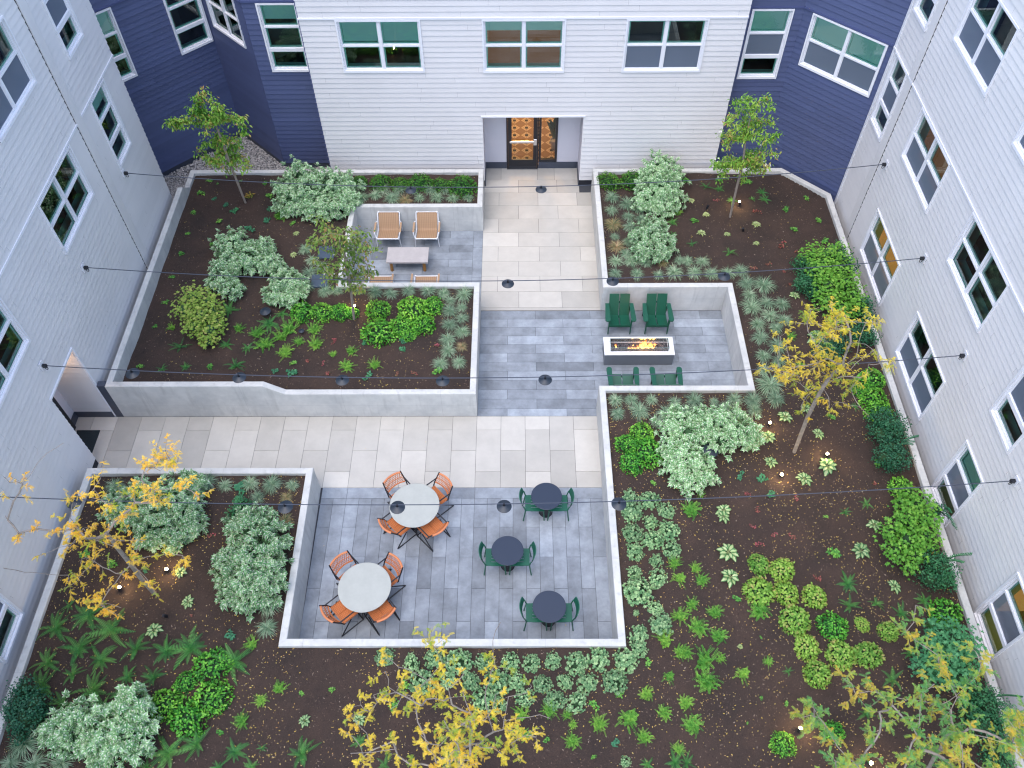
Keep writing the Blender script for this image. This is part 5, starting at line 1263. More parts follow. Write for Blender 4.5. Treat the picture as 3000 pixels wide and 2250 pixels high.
TREES = {
 'T1': ([(-8.085,19.42,0.84),(-8.15,19.4,2.35),(-8.16,19.4,3.14),(-8.19,19.4,3.81)],[(-8.85,19.16,3.94),(-9.32,19.41,3.62),(-9.4,19.27,3.77),(-8.46,19.45,4.42),(-8.24,19.47,4.55),(-7.93,19.02,4.64),(-7.81,18.98,4.39),(-7.77,19.64,3.71),(-7.37,19.18,3.92),(-7.4,19.16,3.54),(-7.88,19.77,2.68),(-8.67,19.35,3.0),(-8.97,19.64,2.57),(-8.64,19.35,2.47),(-8.27,19.48,1.99),(-7.62,19.09,2.4),(-8.3,19.48,2.61),(-8.31,19.66,3.17),(-8.66,19.39,4.11),(-7.94,19.56,3.02),(-8.39,19.51,3.63),(-8.34,19.02,2.57),(-9.18,19.58,3.59),(-8.52,19.44,4.0),(-7.93,19.21,3.95),(-8.33,18.99,3.67),(-8.07,19.66,2.39)]),
 'T2': ([(6.23,18.73,0.84),(6.2,18.73,1.86),(6.19,18.73,2.82),(6.08,18.73,3.73),(6.08,18.73,4.44)],[(5.59,18.68,4.75),(5.98,18.87,4.73),(6.45,18.99,4.6),(6.59,18.87,4.41),(5.87,19.02,4.24),(5.53,18.63,4.17),(5.5,18.93,3.58),(5.7,18.66,3.92),(6.43,19.03,3.94),(6.8,18.99,3.9),(6.77,18.4,3.97),(6.6,18.43,3.8),(6.91,18.49,3.31),(6.73,19.05,3.19),(5.94,18.66,3.64),(5.66,18.8,3.31),(5.44,18.56,2.99),(5.71,18.71,2.68),(5.69,18.62,2.36),(5.99,18.59,2.78),(6.55,18.77,2.63),(6.83,18.77,2.55),(6.69,19.01,2.76),(6.35,18.84,3.04),(5.87,19.03,2.75),(6.49,18.97,3.62),(6.09,19.07,3.84),(5.47,18.83,2.67),(6.74,18.45,2.96),(6.32,18.98,2.07)]),
 'T3': ([(-4.31,14.8,0.84),(-4.21,14.8,2.06),(-4.18,14.78,2.9),(-4.15,14.75,3.62)],[(-4.72,15.17,4.02),(-4.6,15.12,3.92),(-4.45,14.86,3.99),(-4.36,14.97,3.81),(-4.13,14.57,4.05),(-4.9,15.07,3.54),(-4.9,14.86,3.59),(-4.73,14.63,3.77),(-4.46,14.45,4.16),(-4.74,15.08,3.24),(-4.41,15.19,3.28),(-4.12,14.47,3.73),(-4.49,15.04,3.09),(-3.87,14.73,4.12),(-3.75,14.52,4.2),(-3.68,14.64,3.96),(-3.57,15.02,3.7),(-3.93,15.1,3.32),(-3.53,14.44,3.83),(-3.4,14.89,3.35),(-3.42,14.44,3.62),(-3.83,14.97,2.88),(-3.82,14.66,3.3),(-3.58,15.1,2.32),(-3.89,15.18,2.22),(-3.68,14.8,2.55),(-4.03,15.2,1.81),(-4.06,14.65,2.3),(-3.91,14.46,2.39),(-4.15,14.88,2.7),(-4.28,14.43,3.25),(-4.49,14.56,2.93),(-4.73,14.73,2.73),(-4.78,14.89,2.39),(-4.39,14.52,2.69),(-4.59,14.43,2.68),(-4.06,15.09,2.28),(-4.03,14.65,3.46),(-4.98,15.17,2.67),(-4.43,15.12,2.0)]),
 'L1': ([(6.49,10.63,0.84),(6.41,10.63,2.29),(6.42,10.63,2.98),(6.46,10.68,3.3),(6.54,10.73,3.61),(6.71,10.73,4.0)],[(5.41,10.43,6.02),(5.45,10.57,5.7),(5.75,10.66,5.37),(5.95,10.86,5.65),(6.04,10.78,5.54),(5.4,10.72,5.3),(5.36,10.82,4.7),(5.46,11.33,4.21),(6.08,10.64,5.5),(6.1,10.52,5.33),(6.37,10.98,5.25),(6.52,10.21,5.91),(6.67,10.31,5.75),(7.13,11.39,4.76),(6.59,10.66,4.81),(6.59,10.71,4.45),(5.49,9.85,5.68),(5.93,10.49,4.71),(6.36,10.76,4.14),(4.77,9.86,5.03),(5.47,10.82,3.66),(5.95,10.84,3.3),(5.34,9.93,4.7),(6.41,10.83,3.58),(6.12,10.58,3.33),(6.32,10.92,2.59),(6.66,10.39,4.25),(7.35,10.96,3.28),(7.29,11.01,3.02),(6.63,9.87,5.11),(6.85,9.93,5.06),(7.13,10.91,2.87),(7.31,11.37,1.72),(6.52,10.23,3.2),(6.16,10.56,2.53),(6.64,10.78,3.86),(5.87,10.34,4.39),(5.9,10.41,5.19),(6.03,10.33,5.28),(5.79,10.42,4.63),(6.91,10.78,4.16),(5.33,10.31,4.26),(4.95,10.43,4.35),(6.31,11.07,2.5),(5.77,9.87,6.25),(6.06,10.74,5.23)],[(6.85,10.5,4.46),(7.04,10.5,4.8),(7.66,10.5,2.47),(6.75,10.5,4.94)]),
 'L2': ([(-7.63,7.14,0.84),(-7.65,7.14,1.51),(-7.61,7.14,2.24),(-7.6,7.14,2.99),(-7.57,7.14,3.5)],[(-6.17,7.98,5.14),(-6.1,7.85,5.09),(-6.01,7.76,5.08),(-6.4,7.59,5.15),(-6.09,7.48,5.19),(-6.48,7.43,5.01),(-6.19,7.23,4.99),(-6.16,7.34,4.64),(-5.38,7.04,5.1),(-5.74,7.26,5.04),(-8.43,7.27,5.12),(-7.25,7.47,4.99),(-7.37,7.08,5.04),(-8.02,7.5,4.19),(-7.11,7.11,5.2),(-6.93,6.98,4.9),(-6.75,7.29,4.45),(-6.85,7.52,4.58),(-7.95,7.09,4.25),(-8.06,6.87,4.16),(-8.66,6.76,4.37),(-8.63,7.17,2.8),(-8.53,6.83,3.5),(-8.27,7.45,3.15),(-7.65,7.48,3.4),(-7.69,6.82,3.94),(-7.29,6.92,4.06),(-8.56,7.3,2.19),(-8.59,6.83,2.21),(-8.92,7.0,1.99),(-8.22,6.54,2.01),(-7.98,6.32,2.23),(-7.69,6.33,1.97),(-7.43,7.43,2.52),(-6.7,6.91,3.77),(-7.22,6.99,2.78),(-6.39,7.06,2.83),(-6.46,7.06,2.62),(-7.18,6.75,2.03),(-7.34,7.56,3.43),(-8.76,6.8,2.07),(-8.35,6.49,1.96),(-8.75,7.28,2.01),(-7.92,6.32,2.08)],[(-10.32,7.18,2.02),(-9.03,7.07,4.4),(-8.08,8.19,5.02),(-9.02,7.57,4.84),(-8.74,7.46,4.96),(-8.48,7.54,4.99)]),
 'L3': ([(-0.85,3.2,0.84),(-0.9,3.25,1.8),(-0.95,3.3,2.6),(-0.95,3.45,3.3)],[(-1.39,5.11,4.2),(-1.45,4.93,4.0),(-1.33,4.86,3.82),(-1.29,4.75,3.55),(-0.42,4.86,3.61),(-0.37,4.72,3.47),(-0.47,4.56,3.28),(0.24,4.23,3.91),(-0.11,4.2,3.54),(-0.34,4.06,4.17),(-2.25,4.93,3.25),(-2.07,4.36,4.28),(-2.04,4.22,4.03),(-2.22,4.01,4.31),(-2.4,3.86,4.28),(-2.25,3.77,4.28),(-2.62,3.78,3.89),(-2.8,3.73,3.22),(-2.52,3.21,4.09),(-2.12,4.04,3.41),(-1.68,4.09,3.56),(-1.51,3.92,4.0),(-1.34,4.11,3.83),(-1.13,4.27,3.7),(-0.86,4.03,4.33),(-0.85,4.47,3.93),(-1.05,4.03,3.61),(-0.73,3.97,3.5),(-0.52,3.65,4.23),(-0.71,3.65,3.77),(-0.86,3.6,4.14),(-1.58,3.81,3.62),(-1.98,3.55,3.44),(-1.86,3.34,3.84),(-1.46,3.46,4.18),(-1.43,3.45,3.41),(-1.17,3.33,4.15),(-1.01,3.16,4.31),(-0.84,3.11,4.17),(-0.89,3.32,4.19),(-0.61,3.57,3.21),(-0.38,3.31,3.95),(-0.24,3.16,4.24),(-1.21,3.32,3.26),(-0.71,3.3,3.53),(-0.06,3.7,3.52),(0.11,3.52,3.83),(-0.08,3.44,3.71),(0.28,3.52,3.77),(-0.79,3.01,4.13),(-1.33,3.22,3.2),(-1.7,3.22,3.27),(-2.54,3.2,3.35),(-1.08,3.21,3.35),(-0.99,3.31,3.28),(-0.73,3.02,4.37),(-1.14,3.65,4.23),(-1.51,4.57,3.3)],[(0.5,3.92,3.4),(-0.3,5.5,3.4),(-1.87,4.29,3.4)]),
 'L4': ([(5.45,2.5,0.84),(5.8,2.7,1.4),(6.16,2.99,2.4),(6.47,3.12,3.0),(6.82,3.17,3.4)],[(6.95,5.78,3.5),(6.78,5.41,3.24),(6.87,5.25,3.24),(7.17,4.99,3.29),(7.59,4.9,3.71),(7.65,4.67,3.62),(7.11,4.65,3.31),(7.65,4.57,3.07),(5.5,4.58,3.26),(5.72,4.44,2.97),(4.78,4.01,3.58),(4.6,3.69,3.8),(4.58,3.94,3.33),(5.21,3.76,2.91),(6.19,4.37,3.05),(5.91,4.04,3.32),(6.0,4.04,3.65),(6.43,4.16,3.9),(7.24,4.28,3.33),(6.66,4.3,3.92),(6.3,3.56,3.67),(6.41,3.45,3.4),(7.07,3.89,3.32),(7.2,3.73,3.49),(7.9,4.0,3.78),(8.32,3.97,3.39),(8.14,3.65,3.77),(7.76,3.51,3.45),(8.92,4.24,3.14),(9.17,4.77,3.55),(9.01,4.35,3.77),(9.91,4.47,2.9),(9.78,4.49,3.39),(8.95,4.31,3.4),(6.75,3.41,4.03),(7.13,3.45,4.11),(5.55,3.4,3.32),(5.04,3.07,4.06),(4.84,3.12,3.91),(4.92,3.0,3.17),(4.68,2.94,3.45),(5.53,3.27,2.97),(5.32,2.75,3.94),(5.78,2.82,3.73),(5.9,2.53,4.04),(6.52,2.89,3.91),(6.89,2.88,3.73),(7.25,3.04,3.83),(7.42,2.74,3.59),(8.35,3.14,2.94),(8.32,2.99,3.62),(8.63,2.85,2.81),(8.03,2.81,3.0),(6.9,2.49,3.88),(7.09,2.57,2.86),(6.85,2.51,2.93),(4.76,2.55,2.94),(4.61,2.44,4.03),(7.01,3.72,3.05),(7.0,4.28,2.83),(5.77,2.37,3.98),(7.41,3.32,2.97),(7.74,3.49,3.98),(7.83,3.78,3.74),(7.76,3.35,3.97),(7.51,3.72,4.13)],[]),
}

# ------------------------------------------------------------------ plants
def ss(c, k=1.0): return tuple(q * k for q in c)
LM = {}
LM['grass'] = leafm('grass', [(0.096, 0.200, 0.108), (0.192, 0.330, 0.198), (0.365, 0.500, 0.324), (0.528, 0.600, 0.432)], rough=0.5)
LM['tan_grass'] = leafm('tan_grass', [(0.10, 0.18, 0.08), (0.30, 0.30, 0.15), (0.42, 0.28, 0.12), (0.55, 0.46, 0.30)], rough=0.6)
LM['fern'] = leafm('fern', [(0.03, 0.15, 0.035), (0.07, 0.28, 0.06), (0.16, 0.42, 0.09)])
LM['lime'] = leafm('lime', [(0.06, 0.23, 0.025), (0.15, 0.40, 0.05), (0.28, 0.55, 0.08)])
LM['leafy'] = leafm('leafy', [(0.037, 0.195, 0.035), (0.112, 0.364, 0.059), (0.275, 0.546, 0.094)])
LM['blue'] = leafm('blue', [(0.025, 0.143, 0.070), (0.062, 0.260, 0.129), (0.112, 0.338, 0.164)])
LM['red'] = leafm('red', [(0.05, 0.12, 0.05), (0.22, 0.05, 0.06), (0.45, 0.10, 0.10), (0.35, 0.20, 0.12)])
LM['hosta'] = leafm('hosta', [(0.34, 0.48, 0.20), (0.50, 0.60, 0.32)], edge=(0.07, 0.22, 0.07), edge_at=0.27)
LM['cream'] = leafm('cream', [(0.38, 0.48, 0.15), (0.62, 0.66, 0.36)], edge=(0.14, 0.32, 0.08), edge_at=0.40)
LM['dome'] = leafm('dome', [(0.031, 0.174, 0.023), (0.077, 0.319, 0.033), (0.153, 0.478, 0.046), (0.278, 0.609, 0.078)], rough=0.45)
LM['darkdome'] = leafm('darkdome', [(0.025, 0.111, 0.014), (0.062, 0.208, 0.021), (0.150, 0.338, 0.035)], rough=0.5)
LM['mound'] = leafm('mound', [(0.09, 0.25, 0.12), (0.22, 0.42, 0.20), (0.42, 0.62, 0.33), (0.66, 0.80, 0.48)], hue=0.02)
LM['olive'] = leafm('olive', [(0.09, 0.24, 0.03), (0.19, 0.40, 0.06), (0.30, 0.52, 0.09), (0.40, 0.36, 0.12)])
LM['autumn'] = leafm('autumn', [(0.12, 0.25, 0.04), (0.45, 0.35, 0.05), (0.50, 0.16, 0.06)])
LM['varieg'] = leafm('varieg', [(0.12, 0.30, 0.12), (0.26, 0.48, 0.22), (0.44, 0.64, 0.36)], edge=(0.82, 0.88, 0.72), edge_at=0.25, trans=0.3, hue=0.015)
LM['maple'] = leafm('maple', [(0.06, 0.21, 0.02), (0.13, 0.37, 0.04), (0.26, 0.50, 0.07)])
LM['maple_dark'] = leafm('maple_dark', [(0.035, 0.192, 0.065), (0.081, 0.324, 0.108), (0.138, 0.420, 0.151)])
LM['maple_lime'] = leafm('maple_lime', [(0.177, 0.322, 0.041), (0.331, 0.483, 0.083), (0.464, 0.460, 0.124)])
LM['huckle'] = leafm('huckle', [(0.017, 0.098, 0.047), (0.037, 0.169, 0.076), (0.069, 0.247, 0.105)], rough=0.4)
LM['treeleaf'] = leafm('treeleaf', [(0.065, 0.216, 0.024), (0.156, 0.365, 0.043), (0.285, 0.486, 0.073), (0.467, 0.297, 0.097)])
LM['treeleaf2'] = leafm('treeleaf2', [(0.115, 0.204, 0.032), (0.196, 0.312, 0.054), (0.300, 0.384, 0.086), (0.392, 0.168, 0.086)])
LM['locust'] = leafm('locust', [(0.22, 0.40, 0.05), (0.55, 0.56, 0.05), (0.82, 0.62, 0.04), (0.90, 0.74, 0.10), (0.82, 0.52, 0.04)], trans=0.35)
LM['locust_green'] = leafm('locust_green', [(0.08, 0.30, 0.08), (0.15, 0.40, 0.10), (0.32, 0.45, 0.06), (0.66, 0.50, 0.06)], trans=0.35)
LM['core'] = surf('core_shade', (0.015, 0.05, 0.015), 0.9)  # dark filler body, the shade inside shrubs put into its colour
LM['core_v'] = surf('core_shade_v', (0.04, 0.10, 0.04), 0.9, var=0.3, scale=12)  # paler filler for variegated shrubs, painted as shade between the leaves
LM['blossom'] = surf('blossom', (0.75, 0.75, 0.66), 0.6)

def basis(d, up=Vector((0, 0, 1))):
    d = d.normalized(); a = d.cross(up)
    if a.length < 1e-3: a = Vector((1, 0, 0))
    a.normalize(); return d, a, a.cross(d).normalized()

def leaf(mb, p, d, l, w, tone, fold=0.25, droop=0.0, up=Vector((0, 0, 1)), m=0, wide=0.45):
    """simple ovate leaf: two folded triangles either side of the midrib (four with droop)"""
    d, a, n = basis(d, up)
    q = p + d * (l * wide) - Vector((0, 0, droop * 0.3 * l)); t = p + d * l - Vector((0, 0, droop * l))
    Lf = q + a * w + n * (fold * w); Rt = q - a * w + n * (fold * w)
    mb.face([p, Lf, t], tone, [(0.5, 0), (1, wide), (0.5, 1)], m)
    mb.face([p, t, Rt], tone, [(0.5, 0), (0.5, 1), (0, wide)], m)

def leaf_big(mb, p, d, l, w, tone, droop=0.3, fold=0.3, m=0):
    """broad leaf with a curved blade, 3 stations"""
    d, a, n = basis(d)
    st = [(0.0, 0.03), (0.22, 0.75), (0.5, 1.0), (0.78, 0.62), (1.0, 0.0)]
    prev = None
    for (s_, ww) in st:
        c = p + d * (l * s_) - Vector((0, 0, droop * l * s_ * s_)); e = n * (fold * w * ww)
        cur = (c + a * (w * ww) + e, c, c - a * (w * ww) + e, s_, ww)
        if prev:
            for (i, k, u0, u1) in ((0, 1, 1, 0.5), (1, 2, 0.5, 0)):
                A = [prev[i], prev[k], cur[k], cur[i]]
                mb.face(A, tone, [(u0, prev[3]), (u1, prev[3]), (u1, cur[3]), (u0, cur[3])], m)
        prev = cur

def rdir(r, zmin=-0.1, zmax=1.0):
    z = r.uniform(zmin, zmax); a = r.uniform(0, 2 * pi); s_ = sqrt(max(0, 1 - z * z))
    return Vector((s_ * cos(a), s_ * sin(a), z))

def mesh_grass(seed, mat, n=190):
    r = random.Random(seed); mb = MB()
    for k in range(n):
        a = r.uniform(0, 2 * pi); L_ = r.uniform(0.65, 1.12); el = r.uniform(0.35, 1.35); bend = r.uniform(0.7, 1.5)
        d = Vector((cos(a), sin(a), 0)); sd = Vector((-sin(a + r.uniform(-.3, .3)), cos(a), 0)); w = r.uniform(0.011, 0.019)
        p = Vector((r.gauss(0, .05), r.gauss(0, .05), 0)); pts = [p]; e = el
        for q in range(4):
            p = p + d * (L_ / 4 * cos(e)) + Vector((0, 0, L_ / 4 * sin(e))); e -= bend * 0.5; pts.append(p.copy())
        t = r.betavariate(1.3, 1.5)
        for q in range(4):
            w0 = w * (1 - 0.15 * q); w1 = w * (1 - 0.15 * (q + 1)) if q < 3 else 0.002
            mb.face([pts[q] - sd * w0, pts[q] + sd * w0, pts[q + 1] + sd * w1, pts[q + 1] - sd * w1], t)
    return mb.mesh('grass_tuft', mat)

def mesh_fern(seed, n=13):
    r = random.Random(seed); mb = MB(); off = r.uniform(0, 6)
    for k in range(n):
        a = off + k * 2.39996 + r.uniform(-.2, .2); L_ = r.uniform(0.6, 1.15); el = r.uniform(0.45, 1.15); bend = r.uniform(0.8, 1.6)
        d = Vector((cos(a), sin(a), 0)); sd = Vector((-sin(a), cos(a), 0)); p = Vector((0, 0, 0.03)); e = el; N_ = 20; t = r.uniform(0.0, 1)
        tw = r.uniform(-.5, .5); cv = r.uniform(-.6, .6)
        for q in range(N_):
            f = q / N_; dd_ = Vector((cos(a + cv * f), sin(a + cv * f), 0)); sd = Vector((-dd_.y, dd_.x, 0))
            p2 = p + dd_ * (L_ / N_ * cos(e)) + Vector((0, 0, L_ / N_ * sin(e))); e -= bend / N_
            ax = (p2 - p); nrm = sd.cross(ax).normalized()
            wd = 0.125 * (min(1, 0.25 + f * 5.0)) * (1 - f ** 2.6) + 0.006
            s1 = (sd * cos(tw) + nrm * sin(tw))
            mb.face([p - sd * .004, p + sd * .004, p2 + sd * .004, p2 - sd * .004], t * .5)
            for sg in (1, -1):
                tip = p + ax * (0.75) + s1 * (sg * wd) - Vector((0, 0, 0.25 * wd))
                mb.face([p + ax * .12, p + ax * .62, tip + ax * 0.05, tip - ax * 0.22], min(1, max(0, t + 0.16 * sg + r.uniform(-.1, .1))))
            p = p2
    return mb.mesh('fern', LM['fern'])

def mesh_lime(seed, n=52):
    r = random.Random(seed); mb = MB()
    for k in range(n):
        a = r.uniform(0, 2 * pi); L_ = r.uniform(0.35, 1.05); el = r.uniform(0.3, 1.4); d = Vector((cos(a), sin(a), 0)); p = Vector((r.gauss(0, .2), r.gauss(0, .2), 0)); e = el
        N_ = 11; t = r.uniform(0, 1)
        for q in range(N_):
            p2 = p + d * (L_ / N_ * cos(e)) + Vector((0, 0, L_ / N_ * sin(e))); e -= r.uniform(0, 0.12)
            for sg in (1, -1):
                dd_ = (p2 - p).normalized() * 0.5 + Vector((-d.y, d.x, 0)) * sg + Vector((0, 0, r.uniform(-.2, .5)))
                leaf(mb, p, dd_, 0.13 * (1 - 0.5 * q / N_), 0.024, min(1, max(0, t + r.uniform(-.25, .25))))
            p = p2
    return mb.mesh('lime_fern', LM['lime'])

def mesh_rosette(seed, mat, n=46, l=0.42, w=0.15, h=0.45, name='perennial', big=False):
    r = random.Random(seed); mb = MB(); cl = [(r.gauss(0, .36), r.gauss(0, .36)) for _ in range(5)]
    for k in range(n):
        cx, cy = r.choice(cl); a = r.uniform(0, 2 * pi); d = Vector((cos(a), sin(a), r.uniform(-.1, .7)))
        p = Vector((cx * 0.8 + 0.12 * cos(a), cy * 0.8 + 0.12 * sin(a), r.uniform(0.12, h)))
        t = r.betavariate(1.5, 1.5)
        (leaf_big if big else leaf)(mb, p, d, l * r.uniform(.7, 1.15), w * r.uniform(.8, 1.1), t, droop=r.uniform(0, .5))
    for (cx, cy) in cl: mb.tube([(0, 0, -.05), (cx * .8, cy * .8, h * .7)], 0.015, 4, 0.2)
    return mb.mesh(name, mat)

def mesh_hosta(seed, mat, n=13, l=0.62, w=0.21, name='hosta'):
    r = random.Random(seed); mb = MB(); o = r.uniform(0, 6)
    for k in range(n):
        a = o + k * 2.39996; f = k / n; d = Vector((cos(a), sin(a), 0.75 - 0.65 * f)); p = Vector((0.10 * cos(a) * (1 + 2.2 * f), 0.10 * sin(a) * (1 + 2.2 * f), 0.26 - 0.06 * f))
        leaf_big(mb, p, d, l * r.uniform(.75, 1.1), w * r.uniform(.8, 1.1), r.random(), droop=0.35 + 0.2 * f, fold=0.35)
        mb.tube([(0, 0, 0), p], 0.014, 4, 0.5)
    return mb.mesh(name, mat)

def lump(d, seed, amp=0.22, f=2.0):
    return 1 + amp * noise.noise((d.x * f + seed * 7.3, d.y * f + seed * 3.1, d.z * f))

def mesh_dome(seed, mat, n=420, l=0.19, w=0.068, h=0.85, name='leafy_shrub', core='core', layers=(0.80, 1.03), zmin=-0.05):
    r = random.Random(seed); mb = MB()
    for k in range(n):
        d = rdir(r, zmin, 1.0); R_ = r.uniform(*layers) * lump(d, seed)
        p = Vector((d.x * R_, d.y * R_, max(0.03, d.z * R_ * h)))
        out = Vector((d.x, d.y, 0.12 + 0.1 * d.z)) + rdir(r, -.35, .35) * 0.75
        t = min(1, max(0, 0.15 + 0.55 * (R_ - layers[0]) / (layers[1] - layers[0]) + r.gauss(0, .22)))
        leaf(mb, p, out, l * r.uniform(.7, 1.2), w * r.uniform(.8, 1.15), t, droop=r.uniform(0.0, .4), up=d + rdir(r, -1, 1) * 0.4)
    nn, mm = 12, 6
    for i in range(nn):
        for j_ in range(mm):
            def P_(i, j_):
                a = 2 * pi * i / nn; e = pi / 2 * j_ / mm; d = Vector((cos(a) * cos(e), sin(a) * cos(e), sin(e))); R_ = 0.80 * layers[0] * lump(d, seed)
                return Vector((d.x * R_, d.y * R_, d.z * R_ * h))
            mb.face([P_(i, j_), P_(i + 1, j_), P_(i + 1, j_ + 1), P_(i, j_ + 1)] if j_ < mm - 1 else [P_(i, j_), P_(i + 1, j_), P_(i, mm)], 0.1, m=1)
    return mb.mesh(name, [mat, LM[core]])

def mesh_mound(seed, n=135):
    r = random.Random(seed); mb = MB()
    for k in range(n):
        d = rdir(r, 0.0, 1.0); R_ = r.uniform(0.66, 1.0) * lump(d, seed, 0.3, 2.6); c = Vector((d.x * R_, d.y * R_, 0.05 + d.z * R_ * 0.75))
        ax = (d + Vector((0, 0, 0.5)) + rdir(r, -1, 1) * .35).normalized(); _, a1, a2 = basis(ax); base = r.uniform(.05, .95); o = r.uniform(0, 6)
        for q in range(9):
            an = o + q * 2.4; sp = 0.35 + 0.9 * q / 9
            dd_ = ax * (1.15 - sp) + (a1 * cos(an) + a2 * sin(an)) * sp
            leaf(mb, c, dd_, 0.165, 0.050, min(1, max(0, base * 0.7 + (0.25 if q < 4 else 0) + r.gauss(0, .1))), up=ax)
    for k in range(14):
        d = rdir(r, 0.1, .9); mb.tube([(0, 0, 0), d * 0.6], 0.02, 4, 0.0)
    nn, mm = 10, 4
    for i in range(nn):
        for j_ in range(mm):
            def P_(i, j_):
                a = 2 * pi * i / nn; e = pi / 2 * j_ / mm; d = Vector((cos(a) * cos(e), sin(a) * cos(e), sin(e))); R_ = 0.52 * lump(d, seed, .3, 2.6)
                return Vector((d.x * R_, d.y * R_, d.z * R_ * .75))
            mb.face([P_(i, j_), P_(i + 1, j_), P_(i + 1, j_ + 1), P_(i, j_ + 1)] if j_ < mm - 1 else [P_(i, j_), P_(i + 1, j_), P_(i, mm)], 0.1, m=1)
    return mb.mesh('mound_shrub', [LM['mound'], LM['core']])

KIND = {
 'G': ('grass_tuft', 'striped grass tuft', 'grass tuft', 'striped grass tufts', [mesh_grass(s_, LM['grass']) for s_ in range(4)], 1.38, 0.0),
 'T': ('grass_tuft', 'tan grass tuft', 'grass tuft', 'striped grass tufts', [mesh_grass(s_ + 9, LM['tan_grass']) for s_ in range(2)], 1.35, 0.0),
 'F': ('fern', 'green sword fern', 'fern', 'sword ferns', [mesh_fern(s_, n_) for s_, n_ in ((1, 12), (2, 10), (3, 14), (4, 9))], 1.28, 0.0),
 'f': ('lime_fern', 'lime feathery clump', 'fern', 'lime green clumps', [mesh_lime(s_) for s_ in range(4)], 1.2, 0.0),
 'P': ('perennial', 'small green perennial', 'perennial', 'small green perennials', [mesh_rosette(s_, LM['leafy']) for s_ in range(4)], 1.0, 0.0),
 'B': ('perennial', 'small blue-green perennial', 'perennial', 'small blue-green perennials', [mesh_rosette(s_ + 20, LM['blue'], 42, .45, .17) for s_ in range(3)], 1.0, 0.0),
 'R': ('perennial', 'sparse reddish perennial', 'perennial', 'reddish perennials', [mesh_rosette(s_ + 40, LM['red'], 26, .40, .14, .3) for s_ in range(3)], 1.0, 0.0),
 'O': ('hosta', 'broad-leaved variegated hosta', 'hosta', 'hostas', [mesh_hosta(s_, LM['hosta']) for s_ in range(3)], 1.05, 0.0),
 'o': ('perennial', 'small cream-leaved perennial', 'perennial', 'cream-leaved perennials', [mesh_hosta(s_ + 5, LM['cream'], 22, .6, .12, 'perennial') for s_ in range(3)], 1.0, 0.0),
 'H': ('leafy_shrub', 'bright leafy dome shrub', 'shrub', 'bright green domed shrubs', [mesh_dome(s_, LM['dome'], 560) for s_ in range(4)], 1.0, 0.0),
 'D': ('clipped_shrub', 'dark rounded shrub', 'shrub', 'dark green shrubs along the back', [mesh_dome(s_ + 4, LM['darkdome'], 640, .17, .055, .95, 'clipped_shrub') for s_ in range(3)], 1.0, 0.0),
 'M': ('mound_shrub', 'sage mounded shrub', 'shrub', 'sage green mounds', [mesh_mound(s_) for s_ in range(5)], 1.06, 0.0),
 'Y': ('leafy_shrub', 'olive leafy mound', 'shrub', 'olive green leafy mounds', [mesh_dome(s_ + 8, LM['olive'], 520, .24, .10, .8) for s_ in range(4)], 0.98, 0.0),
 'S': ('autumn_shrub', 'small orange autumn shrub', 'shrub', None, [mesh_rosette(77, LM['autumn'], 34, .3, .11, .5, 'autumn_shrub')], 1.0, 0.0),
}
LAND = [('the fire table', 3.2, 14.2), ('the coffee table', -3.15, 17.65), ('the gravel-corner tree', -8.09, 19.4), ('the white-flowered tree', 6.23, 18.7),
        ('the lounge-corner tree', -4.31, 14.8), ('the golden fireside tree', 6.49, 10.6), ('the lower left yellow tree', -7.63, 7.1), ('the bottom edge yellow tree', -0.9, 3.3),
        ('the green-gold corner tree', 6.2, 3.4), ('the left side doorway', -10.0, 11.6), ('the recessed entrance', 0.5, 21.5), ('the left terrace corner', -4.7, 6.1), ('the right terrace corner', 2.1, 6.1),
        ('the bistro tables', 0.5, 8.2), ('the orange-chair tables', -2.8, 8.3), ('the fire terrace back corner', 5.8, 15.9), ('the cross walk end', 2.1, 11.2)]
def where(x, y):
    best = min(LAND, key=lambda q: (x - q[1]) ** 2 + (y - q[2]) ** 2)
    dx, dy = x - best[1], y - best[2]
    sec = ('right of' if dx > 0 else 'left of') if abs(dx) > abs(dy) else ('behind' if dy > 0 else 'in front of')
    return best[0], sec, sqrt(dx * dx + dy * dy)
def plant_labels(items, base):
    """items: (x, y); distinct label for each by its rank of distance to the nearest landmark"""
    gr = {}
    for i, (x, y) in enumerate(items):
        l, s_, d = where(x, y); gr.setdefault((l, s_), []).append((d, i))
    out = {}
    for (l, s_), lst in gr.items():
        lst.sort()
        for k, (d, i) in enumerate(lst):
            out[i] = '%s %s %s' % (base, s_, l) if len(lst) == 1 else '%s %s %s, %s closest' % (base, s_, l, ORD[k] if k < 20 else 'farthest')
    return out
pr = random.Random(5)
for kd, lst in PL.items():
    nm, base, cat, grp, meshes, sc, dz = KIND[kd]
    labs = plant_labels([(x, y) for x, y, r in lst], base)
    for i, (x, y, r) in enumerate(lst):
        o = bpy.data.objects.new(nm, pr.choice(meshes)); COL.objects.link(o)
        o.location = (x, y, soil_z(x, y) + dz); q = r * sc * pr.uniform(.9, 1.18)
        o.scale = (q * pr.uniform(.88, 1.14), q * pr.uniform(.88, 1.14), q * pr.uniform(.8, 1.15)); o.rotation_euler = (pr.uniform(-.06, .06), pr.uniform(-.06, .06), pr.uniform(0, 6.28))
        tag(o, labs[i], cat, grp)

